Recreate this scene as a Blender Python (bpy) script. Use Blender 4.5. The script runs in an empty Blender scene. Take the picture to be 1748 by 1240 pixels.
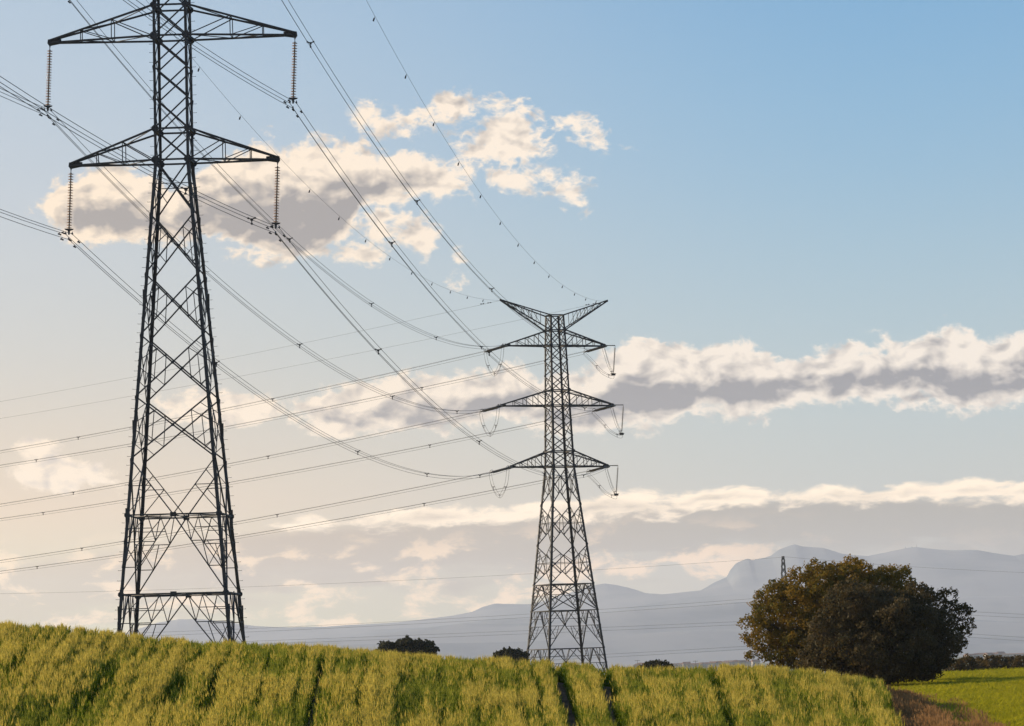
import bpy, math, random
import numpy as np
from mathutils import Vector, Matrix

R = math.radians
sc = bpy.context.scene
rng = np.random.default_rng(7)
random.seed(7)

# ------------------------------------------------------------------ camera
EYE = 1.7
FPX = 6000.0                       # focal length in pixels of a 1748 px wide picture
PITCH, ROLL = R(4.96), 0.032
fw = Vector((0, math.cos(PITCH), math.sin(PITCH)))
up0 = Vector((0, -math.sin(PITCH), math.cos(PITCH)))
rt0 = Vector((1, 0, 0))
rt = rt0 * math.cos(ROLL) - up0 * math.sin(ROLL)
up = rt0 * math.sin(ROLL) + up0 * math.cos(ROLL)
cam_d = bpy.data.cameras.new('camera')
cam = bpy.data.objects.new('camera', cam_d)
sc.collection.objects.link(cam)
m = Matrix((rt, up, -fw)).transposed().to_4x4()
m.translation = (0, 0, EYE)
cam.matrix_world = m
cam_d.sensor_width = 36
cam_d.lens = 36 * FPX / 1748
cam_d.clip_start = 0.5
cam_d.clip_end = 60000
sc.camera = cam


def at(x, y, Y):
    """world point at depth Y seen in direction (x, y) of the photograph"""
    dx = (x - 874) / FPX; dy = (620 - y) / FPX
    a = dx * math.cos(ROLL) + dy * math.sin(ROLL)
    b = -dx * math.sin(ROLL) + dy * math.cos(ROLL)
    v = Vector((a, math.cos(PITCH) - b * math.sin(PITCH), math.sin(PITCH) + b * math.cos(PITCH)))
    return Vector((v.x / v.y * Y, Y, EYE + v.z / v.y * Y))


def ae(x, y):
    """azimuth / elevation in degrees"""
    p = at(x, y, 1000)
    return math.degrees(math.atan2(p.x, p.y)), math.degrees(math.atan2(p.z - EYE, math.hypot(p.x, p.y)))


# ------------------------------------------------------------------ sun
SUN_AZ, SUN_EL = R(-71), R(16)     # azimuth from the view direction (+Y), negative = left
sd = Vector((math.sin(SUN_AZ) * math.cos(SUN_EL), math.cos(SUN_AZ) * math.cos(SUN_EL), math.sin(SUN_EL)))
sun_d = bpy.data.lights.new('sun', 'SUN')
sun_d.energy = 5.0
sun_d.angle = R(0.53)
sun_d.color = (1.0, 0.80, 0.56)
sun = bpy.data.objects.new('sun', sun_d)
sc.collection.objects.link(sun)
sun.rotation_euler = (-sd).to_track_quat('-Z', 'Y').to_euler()

sc.view_settings.view_transform = 'Standard'
sc.view_settings.look = 'None'
sc.view_settings.exposure = 0.5
sc.view_settings.gamma = 1
sc.view_settings.use_curve_mapping = False
sc.cycles.max_bounces = 8
sc.cycles.volume_bounces = 1
sc.cycles.transparent_max_bounces = 16

# ------------------------------------------------------------------ world / sky
w = bpy.data.worlds.new('World')
sc.world = w
w.use_nodes = True
nt = w.node_tree
nt.nodes.clear()


class NB:
    """tiny node-building helper"""
    def __init__(s, tree): s.t = tree
    def new(s, kind, **kw):
        n = s.t.nodes.new(kind)
        for k, v in kw.items(): setattr(n, k, v)
        return n
    def put(s, sock, v):
        if hasattr(v, 'is_output'): s.t.links.new(v, sock)
        else: sock.default_value = v
    def m(s, op, a, b=None, c=None, clamp=False):
        n = s.new('ShaderNodeMath', operation=op, use_clamp=clamp)
        s.put(n.inputs[0], a)
        if b is not None: s.put(n.inputs[1], b)
        if c is not None: s.put(n.inputs[2], c)
        return n.outputs[0]
    def step(s, x, lo, hi, o0=0.0, o1=1.0, kind='SMOOTHSTEP'):
        n = s.new('ShaderNodeMapRange', interpolation_type=kind)
        s.put(n.inputs[0], x); s.put(n.inputs[1], lo); s.put(n.inputs[2], hi)
        s.put(n.inputs[3], o0); s.put(n.inputs[4], o1)
        return n.outputs[0]
    def mix(s, f, a, b, blend='MIX'):
        n = s.new('ShaderNodeMix', data_type='RGBA', blend_type=blend)
        s.put(n.inputs[0], f); s.put(n.inputs[6], a); s.put(n.inputs[7], b)
        return n.outputs[2]
    def xyz(s, x, y, z=0.0):
        n = s.new('ShaderNodeCombineXYZ')
        s.put(n.inputs[0], x); s.put(n.inputs[1], y); s.put(n.inputs[2], z)
        return n.outputs[0]
    def noise(s, vec, scale, detail=6, rough=0.55, dist=0.0, lac=2.0):
        n = s.new('ShaderNodeTexNoise')
        s.put(n.inputs['Vector'], vec); s.put(n.inputs['Scale'], scale); s.put(n.inputs['Detail'], detail)
        s.put(n.inputs['Roughness'], rough); s.put(n.inputs['Distortion'], dist); s.put(n.inputs['Lacunarity'], lac)
        return n.outputs[0]
    def ramp(s, f, stops, interp='LINEAR'):
        n = s.new('ShaderNodeValToRGB')
        cr = n.color_ramp; cr.interpolation = interp
        while len(cr.elements) > 1: cr.elements.remove(cr.elements[-1])
        cr.elements[0].position = stops[0][0]; cr.elements[0].color = stops[0][1]
        for p, c in stops[1:]:
            e = cr.elements.new(p); e.color = c
        s.put(n.inputs[0], f)
        return n.outputs[0]


def lin(r, g, b, k=1.0):
    f = lambda c: (c / 255 / 12.92 if c / 255 <= 0.04045 else ((c / 255 + 0.055) / 1.055) ** 2.4) * k
    return (f(r), f(g), f(b), 1.0)


b = NB(nt)
tc = b.new('ShaderNodeTexCoord')
sep = b.new('ShaderNodeSeparateXYZ')
nt.links.new(tc.outputs['Generated'], sep.inputs[0])
DEG = 180 / math.pi
AZ = b.m('MULTIPLY', b.m('ARCTAN2', sep.outputs[0], sep.outputs[1]), DEG)
EL = b.m('MULTIPLY', b.m('ARCSINE', sep.outputs[2]), DEG)

sky = b.new('ShaderNodeTexSky', sky_type='NISHITA')
sky.sun_disc = False
sky.sun_elevation = SUN_EL
sky.sun_rotation = SUN_AZ
sky.altitude = 600
sky.air_density = 1.0
sky.dust_density = 1.6
sky.ozone_density = 1.0
STR = 0.12
K = 1 / STR / 2 ** 0.5

# clear air: the Nishita sky veiled by the evening haze that thickens to the horizon and to the sun side
t = b.m('DIVIDE', EL, 40.0, clamp=True)
E = lambda e: e / 40.0
right = b.ramp(t, [(0, lin(214, 192, 170)), (E(1.5), lin(206, 198, 186)), (E(3.5), lin(190, 201, 204)), (E(5.5), lin(167, 195, 209)),
                   (E(8), lin(132, 182, 216)), (E(11), lin(102, 168, 216)), (E(22), lin(84, 140, 196)), (1, lin(62, 112, 176))], 'B_SPLINE')
left = b.ramp(t, [(0, lin(255, 204, 144, 1.75)), (E(1.5), lin(255, 210, 160, 1.25)), (E(3.5), lin(238, 212, 184, 0.98)), (E(5.5), lin(208, 206, 202)),
                  (E(8), lin(196, 203, 213)), (E(11), lin(176, 198, 218)), (E(22), lin(150, 178, 208)), (1, lin(96, 140, 190))], 'B_SPLINE')
fa = b.step(AZ, -9.5, 7.0)
veil = b.mix(fa, left, right)
vs = b.new('ShaderNodeVectorMath', operation='SCALE')
nt.links.new(veil, vs.inputs[0]); vs.inputs['Scale'].default_value = K
clear = b.mix(0.86, sky.outputs[0], vs.outputs[0])


def curve(pairs, lo, hi, vlo, vhi):
    """float curve through (azimuth, elevation) pairs"""
    n = b.new('ShaderNodeFloatCurve')
    c = n.mapping.curves[0]
    pts = sorted(((a - lo) / (hi - lo), (e - vlo) / (vhi - vlo)) for a, e in pairs)
    n.mapping.use_clip = False
    c.points[0].location = (0.0, pts[0][1]); c.points[1].location = (1.0, pts[-1][1])
    for p in pts: c.points.new(*p)
    for p in c.points: p.handle_type = 'AUTO_CLAMPED'
    n.mapping.update()
    b.put(n.inputs['Value'], b.step(AZ, lo, hi, kind='LINEAR'))
    return b.m('MULTIPLY_ADD', n.outputs[0], vhi - vlo, vlo)


P3 = b.xyz(AZ, b.m('MULTIPLY', EL, 1.45), 0.0)
warp = b.m('SUBTRACT', b.noise(b.xyz(AZ, EL, 5.0), 0.9, 3, 0.5), 0.5)
n_big = b.noise(P3, 1.5, 9, 0.62, 0.35)
P3o = b.xyz(b.m('SUBTRACT', AZ, 0.10), b.m('MULTIPLY_ADD', EL, 1.45, 0.15), 0.0)
n_mid = b.noise(P3, 1.9, 3, 0.5, 0.3)
n_off = b.noise(P3o, 1.9, 3, 0.5, 0.3)
ELw = b.m('MULTIPLY_ADD', warp, 0.35, EL)
AZw = b.m('MULTIPLY_ADD', warp, -0.35, AZ)


RELS = []
DSH = []


def band(rows, soft=1.0):
    top = [ae(x, y) for x, y, _ in rows]; bot = [ae(x, y) for x, _, y in rows]
    lo, hi = min(p[0] for p in top) - 0.02, max(p[0] for p in top) + 0.02
    tc_, bc = curve(top, lo, hi, -1, 12), curve(bot, lo, hi, -1, 12)
    d = b.m('MINIMUM', b.m('SUBTRACT', tc_, ELw), b.m('SUBTRACT', ELw, bc))
    RELS.append(b.m('DIVIDE', b.m('SUBTRACT', tc_, ELw), b.m('MAXIMUM', b.m('SUBTRACT', tc_, bc), 0.15), clamp=True))
    side = b.m('MINIMUM', b.m('SUBTRACT', AZ, lo), b.m('SUBTRACT', hi, AZ))
    DSH.append(b.m('MINIMUM', side, b.m('MINIMUM', b.m('SUBTRACT', tc_, ELw), b.m('MULTIPLY', b.m('SUBTRACT', ELw, bc), 2.4))))
    return b.m('MINIMUM', d, side) if soft else d


def blob(x, y, rx, ry, tilt=0.0, gain=0.9):
    a0, e0 = ae(x, y)
    k = math.degrees(1 / FPX)
    c_, s_ = math.cos(R(tilt)), math.sin(R(tilt))
    da, de = b.m('SUBTRACT', AZw, a0), b.m('SUBTRACT', ELw, e0)
    p = b.m('MULTIPLY', b.m('MULTIPLY_ADD', da, c_, b.m('MULTIPLY', de, s_)), 1 / (rx * k))
    q = b.m('MULTIPLY', b.m('MULTIPLY_ADD', da, -s_, b.m('MULTIPLY', de, c_)), 1 / (ry * k))
    r = b.m('SQRT', b.m('MULTIPLY_ADD', p, p, b.m('MULTIPLY', q, q)))
    return b.m('MULTIPLY', b.m('SUBTRACT', 1.0, r), min(rx, ry) * k * gain)


left_cloud = band([(62, 342, 352), (90, 312, 388), (130, 292, 408), (200, 282, 418), (250, 296, 412), (290, 320, 405), (340, 288, 408), (400, 256, 425),
                   (460, 238, 440), (520, 242, 440), (580, 244, 405), (640, 256, 345), (700, 256, 338), (750, 272, 336), (800, 304, 324)])
right_cloud = band([(505, 690, 700), (545, 656, 725), (600, 652, 742), (660, 640, 738), (720, 632, 738), (780, 640, 728), (830, 622, 722), (880, 616, 722),
                    (930, 648, 730), (985, 636, 738), (1040, 600, 735), (1090, 570, 735), (1140, 584, 728), (1200, 590, 700), (1250, 578, 712), (1300, 598, 714),
                    (1350, 606, 694), (1400, 598, 690), (1450, 588, 692), (1500, 590, 686), (1560, 582, 698), (1600, 555, 692), (1650, 568, 704),
                    (1700, 588, 692), (1750, 555, 684), (1850, 548, 690)])
blobs = [(868, 226, 74, 48, -24), (785, 190, 72, 24, -4), (845, 262, 46, 26, 0), (800, 292, 62, 20, 8), (880, 312, 40, 14, -10), (938, 306, 44, 20, -8), (975, 334, 20, 26, 30), (668, 212, 44, 24, -10),
         (998, 228, 38, 17, -22), (712, 398, 46, 26, -62), (612, 432, 40, 20, -10), (640, 380, 60, 26, -20), (782, 452, 6, 11, 0),
         (375, 700, 95, 32, -3, 1.5), (548, 722, 42, 18, 0, 1.4), (104, 812, 84, 31, -5, 1.5), (72, 772, 32, 20, 0, 1.5)]
d_all = b.m('MAXIMUM', left_cloud, right_cloud)
for bl in blobs: d_all = b.m('MAXIMUM', d_all, blob(*bl))

low = band([(180, 930, 935), (400, 902, 914), (500, 888, 912), (560, 882, 908), (640, 872, 906), (700, 862, 906), (760, 862, 906), (820, 864, 902), (900, 860, 902),
            (980, 850, 900), (1050, 834, 890), (1150, 836, 884), (1250, 826, 874), (1350, 829, 868), (1450, 820, 864), (1550, 815, 862), (1650, 818, 862),
            (1750, 820, 868), (1850, 822, 872)])

bil = b.noise(P3, 3.4, 4, 0.5, 0.2)
bil = b.m('SUBTRACT', 0.62, b.m('MULTIPLY', b.m('ABSOLUTE', b.m('SUBTRACT', bil, 0.5)), 4.0))
ncent = b.m('MULTIPLY_ADD', bil, 0.16, b.m('SUBTRACT', n_big, 0.5))
dn = b.m('MULTIPLY_ADD', ncent, 1.0, d_all)
cover = b.step(dn, -0.03, 0.17)
d_shade = b.m('MAXIMUM', d_all, b.m('MAXIMUM', DSH[0], DSH[1]))
thick = b.step(b.m('MULTIPLY_ADD', ncent, 0.65, d_shade), 0.04, 0.95)
relief = b.m('MULTIPLY', b.m('SUBTRACT', n_mid, n_off), 3.0)
n_soft = b.noise(b.xyz(AZ, b.m('MULTIPLY', EL, 2.6), 9.0), 0.55, 4, 0.5)
cream = b.mix(fa, lin(255, 232, 204, K * 1.10), lin(252, 238, 222, K * 1.10))
grey = b.mix(fa, lin(170, 161, 156, K), lin(146, 144, 150, K))
relpos = None
for bx, by, brx, bry in ((100, 812, 92, 34), (375, 704, 95, 30), (548, 724, 40, 16), (868, 226, 74, 48)):
    a0, e0 = ae(bx, by); k_ = math.degrees(1 / FPX)
    near_ = b.step(b.m('ABSOLUTE', b.m('SUBTRACT', AZ, a0)), brx * k_ * 1.0, brx * k_ * 1.3, 1.0, 0.0)
    near_ = b.m('MULTIPLY', near_, b.step(b.m('ABSOLUTE', b.m('SUBTRACT', EL, e0)), bry * k_ * 1.6, bry * k_ * 2.2, 1.0, 0.0))
    rl = b.m('MULTIPLY', near_, b.m('MULTIPLY_ADD', b.m('SUBTRACT', e0, EL), 0.6 / (bry * k_), 0.16 if by > 300 else 0.1, clamp=True))
    relpos = rl if relpos is None else b.m('MAXIMUM', relpos, rl)
relpos = b.m('MAXIMUM', relpos, b.m('MAXIMUM', b.m('MULTIPLY', RELS[0], b.step(left_cloud, -0.4, 0.0)), b.m('MULTIPLY', RELS[1], b.step(right_cloud, -0.4, 0.0))))
thick = b.m('MULTIPLY', thick, b.step(relpos, 0.22, 0.62, 0.30, 1.30))
shade = b.m('ADD', thick, b.m('MULTIPLY', b.m('SUBTRACT', b.m('MULTIPLY_ADD', n_mid, 0.4, b.m('MULTIPLY', n_soft, 0.8)), 0.60), 1.2))
shade = b.m('SUBTRACT', b.m('MULTIPLY', shade, 0.92), relief, clamp=True)
cs_ = b.new('ShaderNodeVectorMath', operation='SCALE')
nt.links.new(cream, cs_.inputs[0]); nt.links.new(b.m('MULTIPLY_ADD', b.m('MULTIPLY', b.step(EL, 6.0, 2.5), b.step(AZ, 3.0, -6.0)), 0.14, 1.0), cs_.inputs['Scale'])
gs_ = b.new('ShaderNodeVectorMath', operation='SCALE')
nt.links.new(grey, gs_.inputs[0]); nt.links.new(b.m('MULTIPLY_ADD', b.m('MULTIPLY', b.step(EL, 6.0, 2.5), b.step(AZ, 0.0, -6.0)), 0.55, 1.0), gs_.inputs['Scale'])
cloud_col = b.mix(shade, cs_.outputs[0], gs_.outputs[0])

# the low layer: a bright ragged upper edge over a soft grey sheet
n_low = b.noise(b.xyz(AZ, b.m('MULTIPLY', EL, 2.6), 3.0), 1.3, 8, 0.6, 0.3)
dl = b.m('MULTIPLY_ADD', b.m('SUBTRACT', n_low, 0.5), 0.7, low)
cover_l = b.step(dl, 0.0, 0.16, 0.0, 0.92)
sheet_top = curve([ae(x, y) for x, y in [(-80, 985), (0, 960), (180, 935), (400, 905), (640, 885), (900, 872), (1050, 855), (1250, 845), (1500, 838), (1750, 842), (1850, 842)]], -10, 10, -1, 12)
ds = b.m('SUBTRACT', sheet_top, EL)
n_sh = b.noise(b.xyz(AZ, b.m('MULTIPLY', EL, 5.0), 7.0), 0.7, 5, 0.55, 0.4)
sheet = b.m('MULTIPLY', b.step(ds, -0.05, 0.25), b.step(b.m('MULTIPLY_ADD', b.m('SUBTRACT', n_sh, 0.5), 1.6, ds), 0.75, 1.35, 1.0, 0.22))
sheet = b.m('MULTIPLY', sheet, b.step(AZ, -9.5, -3.0, 0.5, 0.9))
sheet_col = b.mix(fa, lin(216, 184, 150, K), lin(162, 152, 138, K))
# peach puffs near the horizon
n_p = b.noise(b.xyz(AZ, b.m('MULTIPLY', EL, 2.2), 13.0), 1.0, 7, 0.6, 0.3)
puffs = b.m('MULTIPLY', b.step(n_p, 0.50, 0.62), b.step(b.m('ABSOLUTE', b.m('SUBTRACT', EL, 1.2)), 0.5, 1.3, 0.75, 0.0))
puffs = b.m('MULTIPLY', puffs, b.step(AZ, 3.0, 5.5, 1.0, 0.1))
col = b.mix(sheet, clear, sheet_col)
col = b.mix(puffs, col, b.mix(fa, lin(255, 218, 170, K * 1.7), lin(255, 212, 168, K * 1.65)))
low_shade = b.m('SUBTRACT', b.step(dl, 0.12, 0.42), b.m('MULTIPLY', b.m('SUBTRACT', n_low, n_soft), 1.2), clamp=True)
creamL = b.mix(0.0, lin(255, 230, 198, K * 1.55), cream)
col = b.mix(cover_l, col, b.mix(low_shade, creamL, sheet_col))
col = b.mix(b.m('MULTIPLY', cover, 0.97), col, cloud_col)
bg = b.new('ShaderNodeBackground')
nt.links.new(col, bg.inputs[0]); bg.inputs[1].default_value = STR
out = b.new('ShaderNodeOutputWorld')
nt.links.new(bg.outputs[0], out.inputs[0])


# ------------------------------------------------------------------ materials
def mat(name, build):
    mt = bpy.data.materials.new(name); mt.use_nodes = True
    mt.node_tree.nodes.clear()
    nb = NB(mt.node_tree)
    o = nb.new('ShaderNodeOutputMaterial')
    sh = build(nb)
    mt.node_tree.links.new(sh, o.inputs[0])
    return mt


def pbsdf(nb, col, rough=0.6, metal=0.0, spec=0.5, bump=None):
    n = nb.new('ShaderNodeBsdfPrincipled')
    nb.put(n.inputs['Base Color'], col); nb.put(n.inputs['Roughness'], rough)
    nb.put(n.inputs['Metallic'], metal); nb.put(n.inputs['Specular IOR Level'], spec)
    if bump is not None:
        bn = nb.new('ShaderNodeBump'); bn.inputs['Strength'].default_value = bump[1]; bn.inputs['Distance'].default_value = bump[2]
        nb.put(bn.inputs['Height'], bump[0]); nb.t.links.new(bn.outputs[0], n.inputs['Normal'])
    return n.outputs[0]


def objco(nb): return nb.new('ShaderNodeTexCoord').outputs['Object']


def m_steel(nb, base=(0.046, 0.045, 0.045, 1)):
    c = objco(nb)
    n1 = nb.noise(c, 1.3, 5, 0.6); n2 = nb.noise(c, 9, 4, 0.6)
    col = nb.mix(nb.step(n1, 0.35, 0.7), base, tuple(v * 0.6 for v in base[:3]) + (1,))
    col = nb.mix(nb.step(n2, 0.62, 0.75, 0, 0.5), col, (0.07, 0.045, 0.03, 1))
    return pbsdf(nb, col, nb.step(n2, 0.3, 0.7, 0.5, 0.75), 0.0, 0.35)


def m_plain(col, rough=0.6, metal=0.0, var=0.25, scale=4.0, spec=0.4):
    def f(nb):
        n1 = nb.noise(objco(nb), scale, 4, 0.6)
        c2 = tuple(v * (1 - var) for v in col[:3]) + (1,)
        return pbsdf(nb, nb.mix(nb.step(n1, 0.35, 0.65), tuple(col[:3]) + (1,), c2), rough, metal, spec)
    return f


def m_leaf(c1, c2, trans=0.35, tcol=None, attr_scale=0.6, spec=0.3, rough=0.6):
    """leaf: diffuse plus translucent, hue varying in clumps and from leaf to leaf"""
    def f(nb):
        c = objco(nb)
        n1 = nb.noise(c, attr_scale, 3, 0.6); n2 = nb.noise(c, 14, 2, 0.5)
        k = nb.m('ADD', nb.m('MULTIPLY', n1, 0.65), nb.m('MULTIPLY', n2, 0.35))
        col = nb.mix(nb.step(k, 0.38, 0.62), tuple(c1) + (1,), tuple(c2) + (1,))
        p = pbsdf(nb, col, rough, 0, spec)
        tr = nb.new('ShaderNodeBsdfTranslucent')
        tcc = col if tcol is None else nb.mix(0.6, col, tuple(tcol) + (1,))
        nb.put(tr.inputs[0], tcc)
        mx = nb.new('ShaderNodeMixShader'); mx.inputs[0].default_value = trans
        nb.t.links.new(p, mx.inputs[1]); nb.t.links.new(tr.outputs[0], mx.inputs[2])
        return mx.outputs[0]
    return f


def m_crop(c1, c2, trans, tcol):
    """crop material: varies per instance"""
    def f(nb):
        oi = nb.new('ShaderNodeObjectInfo')
        col = nb.mix(oi.outputs['Random'], tuple(c1) + (1,), tuple(c2) + (1,))
        p = pbsdf(nb, col, 0.7, 0, 0.06)
        tr = nb.new('ShaderNodeBsdfTranslucent')
        nb.put(tr.inputs[0], nb.mix(0.5, col, tuple(tcol) + (1,)))
        mx = nb.new('ShaderNodeMixShader'); mx.inputs[0].default_value = trans
        nb.t.links.new(p, mx.inputs[1]); nb.t.links.new(tr.outputs[0], mx.inputs[2])
        return mx.outputs[0]
    return f


def m_ground(nb):
    g = nb.new('ShaderNodeNewGeometry'); pos = g.outputs['Position']
    n1 = nb.noise(pos, 0.02, 5, 0.6); n2 = nb.noise(pos, 0.8, 6, 0.65); n3 = nb.noise(pos, 0.004, 4, 0.5)
    far_c = nb.mix(nb.step(n1, 0.4, 0.6), (0.09, 0.11, 0.035, 1), (0.19, 0.16, 0.08, 1))
    far_c = nb.mix(nb.step(n3, 0.45, 0.6), far_c, (0.05, 0.075, 0.025, 1))
    soil = nb.mix(nb.step(n2, 0.35, 0.65), (0.085, 0.048, 0.024, 1), (0.17, 0.10, 0.055, 1))
    sp = nb.new('ShaderNodeSeparateXYZ'); nb.put(sp.inputs[0], pos)
    return pbsdf(nb, nb.mix(nb.step(sp.outputs[1], 105, 135), soil, far_c), 0.95, 0, 0.1, (n2, 0.6, 0.1))


def m_disc(nb):
    c = nb.mix(nb.noise(objco(nb), 8, 2), (0.62, 0.50, 0.38, 1), (0.50, 0.36, 0.24, 1))
    p = pbsdf(nb, c, 0.15, 0, 0.9)
    tr = nb.new('ShaderNodeBsdfTranslucent'); nb.put(tr.inputs[0], (0.75, 0.5, 0.3, 1))
    mx = nb.new('ShaderNodeMixShader'); mx.inputs[0].default_value = 0.45
    nb.t.links.new(p, mx.inputs[1]); nb.t.links.new(tr.outputs[0], mx.inputs[2])
    return mx.outputs[0]


def m_mount(nb):
    g = nb.new('ShaderNodeNewGeometry'); pos = g.outputs['Position']
    n1 = nb.noise(pos, 0.0012, 7, 0.62)
    return pbsdf(nb, nb.mix(nb.step(n1, 0.4, 0.6), (0.10, 0.13, 0.16, 1), (0.23, 0.235, 0.24, 1)), 0.95, 0, 0.05)  # slopes lightened and blued: part of the distance haze is put into the colour


M = {}
M['steel'] = mat('dark weathered galvanised steel', m_steel)
M['steel_far'] = mat('dull steel', lambda nb: m_steel(nb, (0.022, 0.024, 0.026, 1)))
M['disc'] = mat('toughened glass disc', m_disc)
M['disc_far'] = mat('grey glass discs', m_plain((0.20, 0.16, 0.11), 0.3, 0, 0.3, 5))
M['cap'] = mat('black iron cap', m_plain((0.02, 0.02, 0.022), 0.5))
M['wire'] = mat('aluminium strand', m_plain((0.035, 0.035, 0.037), 0.55, 0.2, 0.3, 2.0))
M['ball'] = mat('black damper', m_plain((0.015, 0.015, 0.016), 0.6))
M['ground'] = mat('ground', m_ground)
M['mount'] = mat('mountain slopes', m_mount)
M['oak_gold'] = mat('golden oak leaf', m_leaf((0.24, 0.145, 0.020), (0.060, 0.072, 0.014), 0.30, (0.36, 0.20, 0.015), spec=0.05))
M['oak_brown'] = mat('grey brown oak leaf', m_leaf((0.105, 0.080, 0.036), (0.026, 0.028, 0.012), 0.26, (0.20, 0.13, 0.04), spec=0.08))
M['oak_green'] = mat('dark olive oak leaf', m_leaf((0.060, 0.046, 0.012), (0.028, 0.032, 0.010), 0.22, (0.12, 0.08, 0.015), spec=0.08))
M['bush'] = mat('dark bush leaf', m_leaf((0.040, 0.040, 0.014), (0.022, 0.026, 0.010), 0.2, (0.07, 0.06, 0.02), spec=0.05))
M['hedge'] = mat('brown hedge leaf', m_leaf((0.11, 0.075, 0.030), (0.055, 0.045, 0.018), 0.3, (0.17, 0.11, 0.035), spec=0.05))
M['bark'] = mat('oak bark', m_plain((0.07, 0.055, 0.042), 0.95, 0, 0.5, 6.0))
M['head'] = mat('wheat ear', m_crop((0.60, 0.49, 0.12), (0.27, 0.25, 0.035), 0.48, (0.84, 0.66, 0.12)))
M['green_head'] = mat('unripe wheat ear', m_crop((0.30, 0.31, 0.045), (0.17, 0.21, 0.03), 0.45, (0.45, 0.43, 0.05)))
M['blade'] = mat('wheat leaf', m_crop((0.070, 0.120, 0.005), (0.12, 0.16, 0.007), 0.45, (0.25, 0.33, 0.010)))
M['blade_dry'] = mat('drying wheat leaf', m_crop((0.15, 0.15, 0.018), (0.08, 0.10, 0.010), 0.42, (0.30, 0.27, 0.02)))
M['young'] = mat('young green crop', m_crop((0.26, 0.26, 0.012), (0.42, 0.36, 0.03), 0.5, (0.66, 0.58, 0.02)))
M['dry'] = mat('dry verge grass', m_crop((0.36, 0.20, 0.085), (0.19, 0.10, 0.04), 0.4, (0.40, 0.22, 0.08)))
M['wall'] = mat('pale render wall', m_plain((0.36, 0.34, 0.31), 0.9, 0, 0.12, 0.3))
M['roof'] = mat('tile roof', m_plain((0.22, 0.12, 0.08), 0.9, 0, 0.2, 0.3))
M['glass'] = mat('window glass', m_plain((0.03, 0.035, 0.04), 0.15))


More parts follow.
